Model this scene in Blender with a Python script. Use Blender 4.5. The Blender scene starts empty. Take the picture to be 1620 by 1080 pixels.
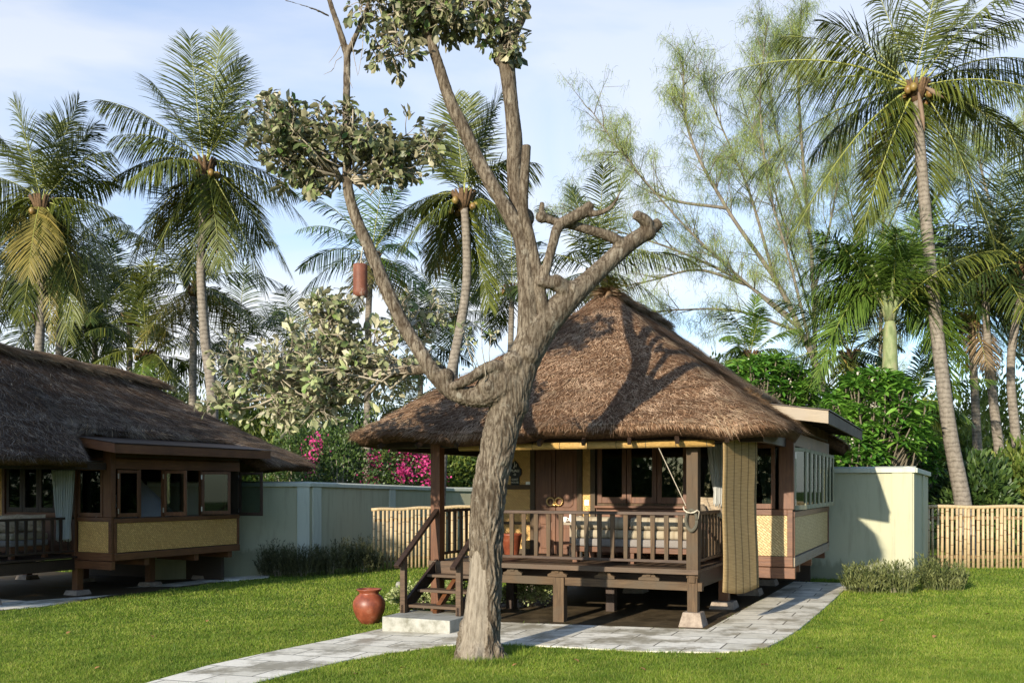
import bpy, math, random
import numpy as np
from mathutils import Vector, noise as mnoise
random.seed(7); rng = np.random.default_rng(7)
scene = bpy.context.scene
COL = scene.collection
R = math.radians
H0 = 1.9; F = 1540.0; CX = 810.0; HY = 770.0      # eye height, focal length in pixels, principal column, horizon row

# ------------------------------------------------------------------ survey helpers
def zt(x, y=0): return float(min(0.1, max(-0.3, 0.028*(x-2.5))))
def W(px, py, Y): return Vector(((px-CX)/F*Y, Y, H0-(py-HY)/F*Y))
def G(px, py):
    Y = F*H0/(py-HY)
    for _ in range(12):
        z = zt((px-CX)/F*Y); Y = F*(H0-z)/(py-HY)
    return Vector(((px-CX)/F*Y, Y, zt((px-CX)/F*Y)))

# ------------------------------------------------------------------ scene graph helpers
def link(o, parent=None):
    COL.objects.link(o)
    if parent: o.parent = parent
    return o
def tag(o, label=None, cat=None, group=None, kind=None):
    if label: o['label'] = label
    if cat: o['category'] = cat
    if group: o['group'] = group
    if kind: o['kind'] = kind
    return o
def thing(name, label, cat, loc=(0,0,0), rz=0.0, group=None):
    o = bpy.data.objects.new(name, None); link(o)
    o.empty_display_size = .2
    o.location = loc; o.rotation_euler = (0,0,rz)
    return tag(o, label, cat, group)

class MB:
    def __init__(s): s.v=[]; s.f=[]; s.m=[]
    def add(s, vs, fs, mi=0):
        n=len(s.v); s.v += [tuple(v) for v in vs]
        s.f += [tuple(i+n for i in f) for f in fs]; s.m += [mi]*len(fs); return s
    def box(s, x0,x1,y0,y1,z0,z1, mi=0):
        v=[(x0,y0,z0),(x1,y0,z0),(x1,y1,z0),(x0,y1,z0),(x0,y0,z1),(x1,y0,z1),(x1,y1,z1),(x0,y1,z1)]
        return s.add(v,[(0,3,2,1),(4,5,6,7),(0,1,5,4),(1,2,6,5),(2,3,7,6),(3,0,4,7)],mi)
    def frustum(s, cx,cy,z0,z1,w0,w1,mi=0):
        v=[(cx+a*w0/2,cy+b*w0/2,z0) for a,b in((-1,-1),(1,-1),(1,1),(-1,1))]+[(cx+a*w1/2,cy+b*w1/2,z1) for a,b in((-1,-1),(1,-1),(1,1),(-1,1))]
        return s.add(v,[(0,3,2,1),(4,5,6,7),(0,1,5,4),(1,2,6,5),(2,3,7,6),(3,0,4,7)],mi)
    def beam(s, p, q, w, h, up=(0,0,1), mi=0):
        p=Vector(p); q=Vector(q); d=(q-p).normalized(); sd=d.cross(Vector(up))
        if sd.length<1e-4: sd=d.cross(Vector((0,1,0)))
        sd.normalize(); u=sd.cross(d)
        v=[c+sd*(a*w/2)+u*(b*h/2) for c in(p,q) for a,b in((-1,-1),(1,-1),(1,1),(-1,1))]
        return s.add(v,[(0,1,2,3),(7,6,5,4),(0,4,5,1),(1,5,6,2),(2,6,7,3),(3,7,4,0)],mi)
    def prism(s, poly, axis, a, b, mi=0):     # poly 2D extruded along axis
        def m(p,t):
            return (t,p[0],p[1]) if axis=='x' else (p[0],t,p[1]) if axis=='y' else (p[0],p[1],t)
        n=len(poly); v=[m(p,a) for p in poly]+[m(p,b) for p in poly]
        f=[tuple(range(n)),tuple(range(2*n-1,n-1,-1))]+[(i,i+n,(i+1)%n+n,(i+1)%n) for i in range(n)]
        return s.add(v,f,mi)
    def tube(s, pts, rad, n=8, cap=True, mi=0, wob=0.0):
        pts=[Vector(p) for p in pts]; N=len(pts)
        if not hasattr(rad,'__len__'): rad=[rad]*N
        ref=None; rings=[]
        for i,p in enumerate(pts):
            d=(pts[min(i+1,N-1)]-pts[max(i-1,0)])
            if d.length<1e-6: d=Vector((0,0,1))
            d.normalize()
            if ref is None: ref=d.cross(Vector((0,1,0.01)));  ref = ref if ref.length>.1 else d.cross(Vector((1,0,0)))
            ref=(ref-d*ref.dot(d)).normalized(); b=d.cross(ref)
            rings.append([p+(ref*math.cos(2*math.pi*k/n)+b*math.sin(2*math.pi*k/n))*rad[i]*(1+wob*random.uniform(-1,1)) for k in range(n)])
        v=[q for r in rings for q in r]; f=[]
        for i in range(N-1):
            for k in range(n): f.append((i*n+k,i*n+(k+1)%n,(i+1)*n+(k+1)%n,(i+1)*n+k))
        if cap: f.append(tuple(range(n-1,-1,-1))); f.append(tuple((N-1)*n+k for k in range(n)))
        return s.add(v,f,mi)
    def lathe(s, prof, c=(0,0,0), n=28, mi=0):
        v=[];f=[]
        for r,z in prof:
            for k in range(n): v.append((c[0]+r*math.cos(2*math.pi*k/n),c[1]+r*math.sin(2*math.pi*k/n),c[2]+z))
        for i in range(len(prof)-1):
            for k in range(n): f.append((i*n+k,i*n+(k+1)%n,(i+1)*n+(k+1)%n,(i+1)*n+k))
        f.append(tuple(range(n-1,-1,-1)))
        return s.add(v,f,mi)
    def build(s, name, mats, parent=None, smooth=False, bevel=0.0):
        me=bpy.data.meshes.new(name); me.from_pydata(s.v,[],s.f)
        mats=mats if isinstance(mats,(list,tuple)) else [mats]
        for m in mats: me.materials.append(m)
        if len(mats)>1: me.polygons.foreach_set('material_index', s.m)
        if smooth: me.polygons.foreach_set('use_smooth',[True]*len(s.f))
        me.update(); o=bpy.data.objects.new(name,me); link(o,parent)
        if bevel>0:
            b=o.modifiers.new('bevel','BEVEL'); b.width=bevel; b.segments=2; b.limit_method='ANGLE'
        return o

def np_obj(name, V, T, mats, parent=None, mi=None, smooth=False):
    V=np.asarray(V,np.float32).reshape(-1,3); T=np.asarray(T,np.int32).reshape(-1,3)
    me=bpy.data.meshes.new(name)
    me.vertices.add(len(V)); me.vertices.foreach_set('co',V.ravel())
    me.loops.add(T.size); me.loops.foreach_set('vertex_index',T.ravel())
    me.polygons.add(len(T)); me.polygons.foreach_set('loop_start',np.arange(0,T.size,3,dtype=np.int32))
    mats=mats if isinstance(mats,(list,tuple)) else [mats]
    for m in mats: me.materials.append(m)
    if mi is not None: me.polygons.foreach_set('material_index',np.asarray(mi,np.int32))
    if smooth: me.polygons.foreach_set('use_smooth',np.ones(len(T),bool))
    me.update(calc_edges=True); me.validate()
    o=bpy.data.objects.new(name,me); return link(o,parent)

def nrm(a): return a/np.maximum(np.linalg.norm(a,axis=-1,keepdims=True),1e-9)
def merge(parts):
    Vs=[];Ts=[];Ms=[];n=0
    for p in parts:
        v,t=p[0],p[1]; Vs.append(v.reshape(-1,3)); Ts.append(t.reshape(-1,3)+n); n+=len(Vs[-1]); Ms.append(np.full(len(Ts[-1]),p[2] if len(p)>2 else 0))
    return np.concatenate(Vs),np.concatenate(Ts),np.concatenate(Ms)
def tube_np(pts,rad,n=6):
    m=MB(); m.tube(pts,rad,n); V=np.array(m.v); T=[]
    for f in m.f:
        for i in range(1,len(f)-1): T.append((f[0],f[i],f[i+1]))
    return V,np.array(T)
def leaves(P,D,U,L,Wd,curl=0.15,simple=False):
    """oval leaves: P base, D direction, U side vector, L length, Wd width"""
    D=nrm(D); S=nrm(np.cross(D,U)); N=np.cross(S,D)
    L=L[:,None]; Wd=Wd[:,None]
    if simple:
        V=np.stack([P,P+D*L*.55+S*Wd*.5-N*L*curl*.2,P+D*L-N*L*curl,P+D*L*.55-S*Wd*.5-N*L*curl*.2],1)
        T=np.array([[0,1,2],[0,2,3]])
    else:
        V=np.stack([P,P+D*L*.32+S*Wd*.32+N*Wd*.1,P+D*L*.32-S*Wd*.32+N*Wd*.1,
                    P+D*L*.7+S*Wd*.5+N*Wd*.12-N*L*curl*.4,P+D*L*.7-S*Wd*.5+N*Wd*.12-N*L*curl*.4,P+D*L-N*L*curl,
                    P+D*L*.5-N*L*curl*.15],1)
        T=np.array([[0,1,6],[0,6,2],[1,3,6],[2,6,4],[3,5,6],[4,6,5]])
    k=V.shape[1]; n=len(P)
    return V.reshape(-1,3),(T[None]+(np.arange(n)*k)[:,None,None]).reshape(-1,3)
def ribbons(P,D,Lg,Wd,grav=0.3,seg=3,side=None,taper=True):
    """drooping strips"""
    D=nrm(D); n=len(P)
    if side is None: side=nrm(np.cross(D,rng.normal(size=(n,3))))
    pts=[P];d=D.copy(); ds=(Lg/seg)[:,None]
    for i in range(seg):
        pts.append(pts[-1]+d*ds); d=nrm(d+np.array([0,0,-1])*np.reshape(grav,(-1,1)) if np.ndim(grav) else d+np.array([0,0,-grav]))
    V=[]
    for i,p in enumerate(pts):
        w=Wd*(1 if not taper else [0.55,1,.8,.12][min(3,int(round(3*i/seg)))])
        V+= [p+side*w[:,None]*.5, p-side*w[:,None]*.5]
    V=np.stack(V,1); T=[]
    for i in range(seg): T+=[[2*i,2*i+1,2*i+3],[2*i,2*i+3,2*i+2]]
    T=np.array(T); k=V.shape[1]
    return V.reshape(-1,3),(T[None]+(np.arange(n)*k)[:,None,None]).reshape(-1,3)
def rdir(n,zmin=-1,zmax=1):
    z=rng.uniform(zmin,zmax,n); a=rng.uniform(0,2*math.pi,n); r=np.sqrt(1-z*z)
    return np.stack([r*np.cos(a),r*np.sin(a),z],1)

# ------------------------------------------------------------------ materials
class NT:
    def __init__(s,name):
        s.m=bpy.data.materials.new(name); s.m.use_nodes=True; s.t=s.m.node_tree; s.t.nodes.clear()
        s.out=s.n('ShaderNodeOutputMaterial')
    def n(s,k,**kw):
        x=s.t.nodes.new(k)
        for a,b in kw.items():
            if a.startswith('i_'): x.inputs[a[2:].replace('_',' ')].default_value=b
            else: setattr(x,a,b)
        return x
    def l(s,a,b): s.t.links.new(a,b)
    def ramp(s,fac,stops):
        r=s.n('ShaderNodeValToRGB'); e=r.color_ramp.elements
        while len(e)<len(stops): e.new(.5)
        for i,(p,c) in enumerate(stops): e[i].position=p; e[i].color=(*c,1)
        s.l(fac,r.inputs[0]); return r.outputs[0]
    def noise(s,scale,detail=4,rough=.55,vec=None,dist=0):
        x=s.n('ShaderNodeTexNoise'); x.inputs['Scale'].default_value=scale; x.inputs['Detail'].default_value=detail
        x.inputs['Roughness'].default_value=rough; x.inputs['Distortion'].default_value=dist
        if vec: s.l(vec,x.inputs['Vector'])
        return x.outputs['Fac']
    def vec(s,scale=(1,1,1),rot=(0,0,0)):
        c=s.n('ShaderNodeTexCoord'); m=s.n('ShaderNodeMapping'); m.inputs['Scale'].default_value=scale; m.inputs['Rotation'].default_value=rot
        s.l(c.outputs['Object'],m.inputs[0]); return m.outputs[0]
    def mix(s,fac,a,b,mode='MIX'):
        x=s.n('ShaderNodeMix',data_type='RGBA',blend_type=mode)
        for sock,v in((x.inputs[0],fac),(x.inputs[6],a),(x.inputs[7],b)):
            if hasattr(v,'links') or isinstance(v,bpy.types.NodeSocket): s.l(v,sock)
            elif isinstance(v,(int,float)): sock.default_value=v
            else: sock.default_value=(*v,1)
        return x.outputs[2]
    def bump(s,h,strength=.5,dist=.02,prev=None):
        b=s.n('ShaderNodeBump'); b.inputs['Strength'].default_value=strength; b.inputs['Distance'].default_value=dist
        s.l(h,b.inputs['Height'])
        if prev: s.l(prev,b.inputs['Normal'])
        return b.outputs[0]
    def pbr(s,col,rough=.7,nor=None,spec=.3,metal=0,trans=0,**kw):
        p=s.n('ShaderNodeBsdfPrincipled')
        if isinstance(col,bpy.types.NodeSocket): s.l(col,p.inputs['Base Color'])
        else: p.inputs['Base Color'].default_value=(*col,1)
        if isinstance(rough,bpy.types.NodeSocket): s.l(rough,p.inputs['Roughness'])
        else: p.inputs['Roughness'].default_value=rough
        p.inputs['Specular IOR Level'].default_value=spec; p.inputs['Metallic'].default_value=metal
        if nor: s.l(nor,p.inputs['Normal'])
        sh=p.outputs[0]
        if trans:
            t=s.n('ShaderNodeBsdfTranslucent')
            if isinstance(col,bpy.types.NodeSocket): s.l(col,t.inputs[0])
            else: t.inputs[0].default_value=(*col,1)
            mx=s.n('ShaderNodeMixShader'); mx.inputs[0].default_value=trans
            s.l(sh,mx.inputs[1]); s.l(t.outputs[0],mx.inputs[2]); sh=mx.outputs[0]
        s.l(sh,s.out.inputs[0]); return s.m
def island(nt): return nt.n('ShaderNodeNewGeometry').outputs['Random Per Island']

def wood_mat(name,c1,c2,rough=.6,axis='x',sc=1,spec=.3,grey=None,bump=.35):
    nt=NT(name); s={'x':(1.2,16,16),'y':(16,1.2,16),'z':(16,16,1.2)}[axis]
    v=nt.vec(tuple(q*sc for q in s)); a=nt.noise(2.2,6,.65,v,.6); b=nt.noise(1.3,3,.5,nt.vec((1.7,1.7,1.7)))
    col=nt.ramp(a,[(.3,c1),(.7,c2)])
    if grey: col=nt.mix(nt.ramp(b,[(.42,(0,0,0)),(.62,(1,1,1))]),col,grey)
    else: col=nt.mix(nt.ramp(b,[(.35,(0,0,0)),(.7,(.55,.55,.55))]),col,tuple(x*.55 for x in c1))
    return nt.pbr(col,rough,nt.bump(a,bump,.006),spec)
def leaf_mat(name,stops,under=None,rough=.45,spec=.4,trans=.25,big=1.0):
    nt=NT(name); r=island(nt); col=nt.ramp(r,stops)
    b=nt.noise(big,2,.5,nt.vec()); col=nt.mix(nt.ramp(b,[(.4,(0,0,0)),(.65,(.45,.45,.45))]),col,tuple(min(1,x*1.5) for x in stops[-1][1]))
    if under:
        g=nt.n('ShaderNodeNewGeometry'); col=nt.mix(g.outputs['Backfacing'],col,nt.ramp(r,under))
    return nt.pbr(col,rough,None,spec,trans=trans)

M={}
M['dark_wood']=wood_mat('dark_wood',(.022,.013,.009),(.06,.036,.024),.5)
M['dark_wood_v']=wood_mat('dark_wood_v',(.022,.013,.009),(.06,.036,.024),.5,'z')
M['grey_wood']=wood_mat('grey_wood',(.042,.024,.012),(.118,.074,.038),.75,'x',grey=(.072,.052,.032))
M['grey_wood_v']=wood_mat('grey_wood_v',(.042,.024,.012),(.118,.074,.038),.75,'z',grey=(.072,.052,.032))
M['soffit_wood']=wood_mat('soffit_wood',(.05,.027,.013),(.12,.066,.032),.95,'x',spec=.05)
M['rail_wood']=wood_mat('rail_wood',(.035,.02,.013),(.10,.062,.04),.5)
M['red_wood']=wood_mat('red_wood',(.085,.030,.011),(.185,.074,.027),.5,'x',spec=.4)
M['red_wood_v']=wood_mat('red_wood_v',(.085,.030,.011),(.185,.074,.027),.5,'z',spec=.4)
M['red_wood_y']=wood_mat('red_wood_y',(.085,.030,.011),(.185,.074,.027),.5,'y',spec=.4)
M['pale_wood']=wood_mat('pale_wood',(.20,.155,.105),(.42,.34,.24),.8,'x',grey=(.30,.25,.19),bump=.8)
M['pale_wood_y']=wood_mat('pale_wood_y',(.16,.12,.08),(.33,.26,.18),.8,'y',grey=(.24,.2,.15),bump=.8)
M['stair_wood']=wood_mat('stair_wood',(.045,.027,.015),(.115,.070,.040),.6,'x',grey=(.08,.055,.035))

def thatch_mat(name,a,b,c):
    nt=NT(name); r=island(nt)
    big=nt.noise(.9,4,.6,nt.vec()); fine=nt.noise(30,3,.7,nt.vec())
    col=nt.ramp(r,[(0,a),(.55,b),(1,c)])
    col=nt.mix(nt.ramp(big,[(.35,(0,0,0)),(.65,(.6,.6,.6))]),col,tuple(x*.6 for x in a))
    col=nt.mix(nt.ramp(nt.noise(1.7,5,.7,nt.vec((1,1,1.6))),[(.54,(0,0,0)),(.68,(.45,.45,.45))]),col,tuple(min(1,x*1.0+.03) for x in c))
    return nt.pbr(col,.85,None,.12)
M['thatch_base']=(lambda nt: nt.pbr(nt.ramp(nt.noise(26,5,.75,nt.vec((1,1,1))),[(.3,(.028,.015,.009)),(.7,(.17,.095,.052))]),.9,nt.bump(nt.noise(34,4,.7,nt.vec()),1,.03),.1))(NT('thatch_base'))
M['thatch_brown']=thatch_mat('thatch_brown',(.12,.060,.032),(.32,.185,.105),(.68,.48,.31))
M['thatch_tan']=thatch_mat('thatch_tan',(.17,.10,.056),(.36,.235,.135),(.60,.45,.28))
M['thatch_grey']=thatch_mat('thatch_grey',(.055,.034,.024),(.12,.082,.058),(.42,.34,.26))

def weave_mat(name,c1,c2,c3):
    nt=NT(name); tc=nt.n('ShaderNodeTexCoord')
    # herringbone-like weave: brick rows in two crossed directions over object space
    m=nt.n('ShaderNodeMapping'); m.inputs['Scale'].default_value=(1,1,1); nt.l(tc.outputs['Object'],m.inputs[0])
    sp=nt.n('ShaderNodeSeparateXYZ'); nt.l(m.outputs[0],sp.inputs[0])
    ad=nt.n('ShaderNodeMath',operation='ADD'); nt.l(sp.outputs[0],ad.inputs[0]); nt.l(sp.outputs[1],ad.inputs[1])
    cb=nt.n('ShaderNodeCombineXYZ'); nt.l(ad.outputs[0],cb.inputs[0]); nt.l(sp.outputs[2],cb.inputs[1])
    mp=nt.n('ShaderNodeMapping'); mp.inputs['Rotation'].default_value=(0,0,R(38)); mp.inputs['Scale'].default_value=(1,1,1); nt.l(cb.outputs[0],mp.inputs[0])
    br=nt.n('ShaderNodeTexBrick'); nt.l(mp.outputs[0],br.inputs[0]); br.inputs['Scale'].default_value=13; br.inputs['Mortar Size'].default_value=.05
    br.inputs['Brick Width'].default_value=1.3; br.inputs['Row Height'].default_value=.42
    br.inputs['Color1'].default_value=(*c1,1); br.inputs['Color2'].default_value=(*c2,1); br.inputs['Mortar'].default_value=(*c3,1)
    n1=nt.noise(19,5,.8,cb.outputs[0]); col=nt.mix(nt.ramp(n1,[(.36,(0,0,0)),(.56,(1,1,1))]),tuple(x*.62 for x in c2),br.outputs['Color'])
    return nt.pbr(col,.55,nt.bump(br.outputs['Fac'],.6,-.006),.35)
M['weave_gold']=weave_mat('weave_gold',(.74,.46,.15),(.58,.33,.10),(.26,.13,.04))
M['weave_tan']=weave_mat('weave_tan',(.62,.48,.24),(.50,.36,.16),(.18,.11,.04))
nt=NT('blind_weave'); tc=nt.vec((1,1,1)); wv=nt.n('ShaderNodeTexWave',wave_type='BANDS',bands_direction='Z'); wv.inputs['Scale'].default_value=17; wv.inputs['Distortion'].default_value=.5; wv.inputs['Detail'].default_value=2; nt.l(tc,wv.inputs[0])
wc_=nt.n('ShaderNodeTexWave',wave_type='BANDS',bands_direction='Y'); wc_.inputs['Scale'].default_value=1.6; wc_.inputs['Distortion'].default_value=.2; nt.l(tc,wc_.inputs[0])
sl=nt.noise(5,3,.6,nt.vec((1,1,60))); pa=nt.noise(1.6,3,.5,nt.vec((1,1,1)))
col=nt.mix(nt.ramp(sl,[(.35,(0,0,0)),(.65,(1,1,1))]),(.44,.30,.13),(.70,.52,.27)); col=nt.mix(nt.ramp(wv.outputs['Fac'],[(.1,(.5,.5,.5)),(.4,(0,0,0))]),col,(.14,.10,.05)); col=nt.mix(nt.ramp(wc_.outputs['Fac'],[(.93,(0,0,0)),(.97,(.6,.6,.6))]),col,(.09,.06,.03))
M['blind']=nt.pbr(col,.7,nt.bump(wv.outputs['Fac'],.4,.004),.2,trans=.5)
nt=NT('bamboo_yellow'); col=nt.ramp(nt.noise(3,4,.6,nt.vec((6,30,30))),[(.3,(.30,.17,.05)),(.7,(.52,.34,.11))]); M['bamboo_yellow']=nt.pbr(col,.45,None,.4)
nt=NT('bamboo_pale'); r=island(nt); col=nt.mix(.5,nt.ramp(r,[(0,(.27,.18,.085)),(.5,(.44,.33,.18)),(1,(.56,.46,.28))]),nt.ramp(nt.noise(4,4,.6,nt.vec((8,8,1.2))),[(.3,(.24,.15,.07)),(.7,(.52,.40,.23))])); M['bamboo_pale']=nt.pbr(col,.5,None,.35)
nt=NT('node_brown'); M['node_brown']=nt.pbr((.20,.13,.065),.7)
def stucco(name,c):
    nt=NT(name); b=nt.noise(.8,5,.6,nt.vec((1,1,.5))); s2=nt.noise(2.5,5,.7,nt.vec((3,3,.35)))
    col=nt.mix(nt.ramp(b,[(.3,(0,0,0)),(.75,(.6,.6,.6))]),c,tuple(x*.86 for x in c)); col=nt.mix(nt.ramp(s2,[(.50,(0,0,0)),(.72,(.5,.5,.5))]),col,tuple(x*.55 for x in c))
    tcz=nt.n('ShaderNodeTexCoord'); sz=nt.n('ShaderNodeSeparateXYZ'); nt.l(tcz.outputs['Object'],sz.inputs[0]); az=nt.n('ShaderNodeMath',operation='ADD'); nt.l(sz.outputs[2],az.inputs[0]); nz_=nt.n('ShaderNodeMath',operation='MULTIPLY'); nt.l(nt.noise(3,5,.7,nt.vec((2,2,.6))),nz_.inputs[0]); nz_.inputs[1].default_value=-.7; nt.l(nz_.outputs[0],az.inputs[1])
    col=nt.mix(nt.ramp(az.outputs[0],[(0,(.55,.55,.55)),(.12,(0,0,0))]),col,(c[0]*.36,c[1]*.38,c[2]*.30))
    return nt.pbr(col,.85,nt.bump(nt.noise(55,4,.6,nt.vec()),.25,.006),.15)
M['wall_green']=stucco('wall_green',(.42,.415,.285)); M['wall_coping']=stucco('wall_coping',(.50,.51,.41)); M['wall_shadow_side']=M['wall_green']
nt=NT('wall_sage'); M['wall_sage']=stucco('wall_sage2',(.42,.395,.26))
# stone paving
nt=NT('paving'); v=nt.vec((1,1,1),(0,0,R(24))); br=nt.n('ShaderNodeTexBrick'); nt.l(v,br.inputs[0]); br.inputs['Scale'].default_value=1.0; br.inputs['Brick Width'].default_value=.8; br.inputs['Row Height'].default_value=.42; br.inputs['Mortar Size'].default_value=.010; br.inputs['Bias'].default_value=0
br.inputs['Color1'].default_value=(.80,.75,.63,1); br.inputs['Color2'].default_value=(.60,.56,.45,1); br.inputs['Mortar'].default_value=(.10,.09,.07,1)
n1=nt.noise(1.6,6,.7,nt.vec()); n2=nt.noise(14,5,.7,nt.vec())
col=nt.mix(nt.ramp(n1,[(.47,(0,0,0)),(.60,(.85,.85,.85))]),br.outputs['Color'],(.27,.235,.16)); col=nt.mix(nt.ramp(n2,[(.45,(0,0,0)),(.75,(.3,.3,.3))]),col,(.3,.28,.23))
M['paving']=nt.pbr(col,nt.ramp(n1,[(.4,(.75,.75,.75)),(.62,(.45,.45,.45))]),nt.bump(n2,.2,.004),.35)
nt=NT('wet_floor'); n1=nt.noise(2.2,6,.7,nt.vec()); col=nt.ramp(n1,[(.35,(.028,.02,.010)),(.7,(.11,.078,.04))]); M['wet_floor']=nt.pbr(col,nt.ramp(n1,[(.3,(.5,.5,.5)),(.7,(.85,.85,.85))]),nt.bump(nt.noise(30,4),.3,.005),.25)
nt=NT('pale_stone'); n1=nt.noise(5,6,.7,nt.vec()); col=nt.ramp(n1,[(.3,(.13,.125,.09)),(.5,(.29,.285,.245)),(.7,(.38,.37,.33))]); M['pale_stone']=nt.pbr(col,.75,nt.bump(nt.noise(40,4),.3,.004),.25)
nt=NT('concrete_pad'); n1=nt.noise(9,5,.7,nt.vec()); col=nt.ramp(n1,[(.3,(.17,.13,.10)),(.7,(.34,.28,.22))]); M['pad']=nt.pbr(col,.85,nt.bump(n1,.3,.005),.2)
nt=NT('terracotta'); n1=nt.noise(7,5,.65,nt.vec()); col=nt.ramp(n1,[(.3,(.10,.026,.013)),(.55,(.22,.055,.024)),(.72,(.30,.12,.07))]); M['terracotta']=nt.pbr(col,.45,nt.bump(nt.noise(18,3),.12,.004),.5)
nt=NT('grass_ground'); n1=nt.noise(1.2,6,.65,nt.vec()); n2=nt.noise(38,4,.7,nt.vec()); col=nt.mix(nt.ramp(n2,[(.3,(0,0,0)),(.7,(1,1,1))]),nt.ramp(n1,[(.35,(.035,.075,.008)),(.65,(.07,.125,.014))]),nt.ramp(n1,[(.35,(.07,.12,.014)),(.65,(.13,.17,.03))]))
M['grass_ground']=nt.pbr(col,.9,nt.bump(n2,.6,.03),.1)
nt=NT('grass_blade'); r=island(nt); n1=nt.noise(1.5,7,.72,nt.vec()); n2=nt.noise(.45,5,.6,nt.vec()); n3=nt.noise(3.3,5,.7,nt.vec())
col=nt.mix(nt.ramp(n1,[(.38,(0,0,0)),(.62,(1,1,1))]),nt.ramp(r,[(0,(.075,.14,.012)),(.6,(.145,.235,.02)),(1,(.31,.32,.07))]),nt.ramp(r,[(0,(.15,.245,.02)),(.6,(.26,.35,.035)),(1,(.47,.44,.12))]))
col=nt.mix(nt.ramp(n2,[(.40,(.4,.4,.4)),(.55,(0,0,0))]),col,(.07,.14,.014)); col=nt.mix(nt.ramp(n3,[(.60,(0,0,0)),(.72,(.55,.55,.55))]),col,(.34,.31,.09))
M['grass_blade']=nt.pbr(col,.5,None,.25,trans=.4)
nt=NT('jungle_floor'); n1=nt.noise(2,5,.6,nt.vec()); M['soil']=nt.pbr(nt.ramp(n1,[(.3,(.03,.025,.012)),(.7,(.08,.08,.03))]),.95)
# bark
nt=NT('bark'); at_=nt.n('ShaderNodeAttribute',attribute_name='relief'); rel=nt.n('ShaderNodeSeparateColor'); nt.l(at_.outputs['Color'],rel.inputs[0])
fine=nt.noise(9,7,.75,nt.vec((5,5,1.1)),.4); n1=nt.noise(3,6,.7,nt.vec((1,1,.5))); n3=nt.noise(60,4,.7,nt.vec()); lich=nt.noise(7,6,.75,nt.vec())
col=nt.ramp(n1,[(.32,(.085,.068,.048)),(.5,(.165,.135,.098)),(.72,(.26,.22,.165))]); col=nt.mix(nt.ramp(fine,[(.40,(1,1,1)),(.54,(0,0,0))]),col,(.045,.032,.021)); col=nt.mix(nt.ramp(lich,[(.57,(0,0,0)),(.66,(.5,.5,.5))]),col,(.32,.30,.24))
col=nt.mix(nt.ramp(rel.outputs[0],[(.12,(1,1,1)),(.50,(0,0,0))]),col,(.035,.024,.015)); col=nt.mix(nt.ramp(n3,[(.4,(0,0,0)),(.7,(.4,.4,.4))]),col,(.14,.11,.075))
bare=rel.outputs[1]; bc=nt.ramp(nt.noise(8,6,.7,nt.vec((4,4,.6))),[(.3,(.11,.088,.063)),(.6,(.28,.24,.185))]); col=nt.mix(bare,col,bc)
M['bark']=nt.pbr(col,.9,nt.bump(n3,.25,.004,nt.bump(fine,.5,.012)),.12)
nt=NT('twig'); M['twig']=nt.pbr(nt.ramp(nt.noise(12,4),[(.3,(.19,.155,.105)),(.7,(.40,.35,.27))]),.85,None,.15)
nt=NT('palm_trunk'); v=nt.vec((1,1,1)); wv=nt.n('ShaderNodeTexWave',wave_type='BANDS',bands_direction='Z'); wv.inputs['Scale'].default_value=2.6; wv.inputs['Distortion'].default_value=5.5; wv.inputs['Detail'].default_value=4; wv.inputs['Detail Scale'].default_value=2; nt.l(v,wv.inputs[0])
n1=nt.noise(6,5,.7,nt.vec((2,2,1))); col=nt.mix(.6,nt.ramp(wv.outputs['Fac'],[(.03,(.07,.057,.042)),(.2,(.19,.16,.125)),(1,(.25,.215,.17))]),nt.ramp(n1,[(.3,(.085,.072,.055)),(.7,(.27,.235,.195))]))
M['palm_trunk']=nt.pbr(col,.9,nt.bump(wv.outputs['Fac'],.3,.012,nt.bump(n1,.5,.02)),.1)
M['frond']=leaf_mat('frond',[(0,(.018,.034,.008)),(.6,(.040,.062,.012)),(1,(.13,.14,.022))],None,.46,.28,.14,.35)
M['frond_green']=leaf_mat('frond_green',[(0,(.02,.050,.009)),(.6,(.048,.095,.014)),(1,(.12,.18,.028))],None,.46,.28,.18,.35)
M['frond_old']=leaf_mat('frond_old',[(0,(.06,.065,.014)),(.6,(.12,.115,.022)),(1,(.25,.19,.045))],None,.5,.3,.3,.4)
M['frond_dead']=leaf_mat('frond_dead',[(0,(.09,.06,.03)),(.6,(.19,.13,.07)),(1,(.30,.22,.13))],None,.7,.15,.15,.4)
M['frond_dark']=leaf_mat('frond_dark',[(0,(.014,.028,.008)),(.6,(.028,.05,.013)),(1,(.065,.09,.022))],None,.5,.22,.12,.35)
nt=NT('rachis'); M['rachis']=nt.pbr((.26,.27,.06),.45,None,.4)
nt=NT('crown_shaft'); M['crownshaft']=nt.pbr(nt.ramp(nt.noise(3,4,.5,nt.vec((3,3,1))),[(.3,(.12,.15,.06)),(.5,(.20,.235,.11)),(.7,(.27,.25,.14))]),.65,nt.bump(nt.noise(8,5,.6,nt.vec((1,1,4))),.4,.02),.2)
nt=NT('coconut'); M['coconut']=nt.pbr(nt.ramp(nt.noise(3,2,.5,nt.vec()),[(.3,(.16,.075,.02)),(.7,(.22,.17,.045))]),.45,None,.4)
nt=NT('spathe'); M['spathe']=nt.pbr((.17,.115,.075),.7)
nt=NT('fibre'); M['fibre']=nt.pbr(nt.ramp(nt.noise(20,3),[(.3,(.06,.035,.018)),(.7,(.15,.09,.045))]),.9)
M['almond_leaf']=leaf_mat('almond_leaf',[(0,(.05,.075,.024)),(.45,(.13,.155,.06)),(.75,(.12,.21,.035)),(1,(.40,.39,.22))],[(0,(.24,.23,.13)),(.6,(.40,.375,.25)),(1,(.55,.51,.36))],.5,.35,.18,3)
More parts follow.
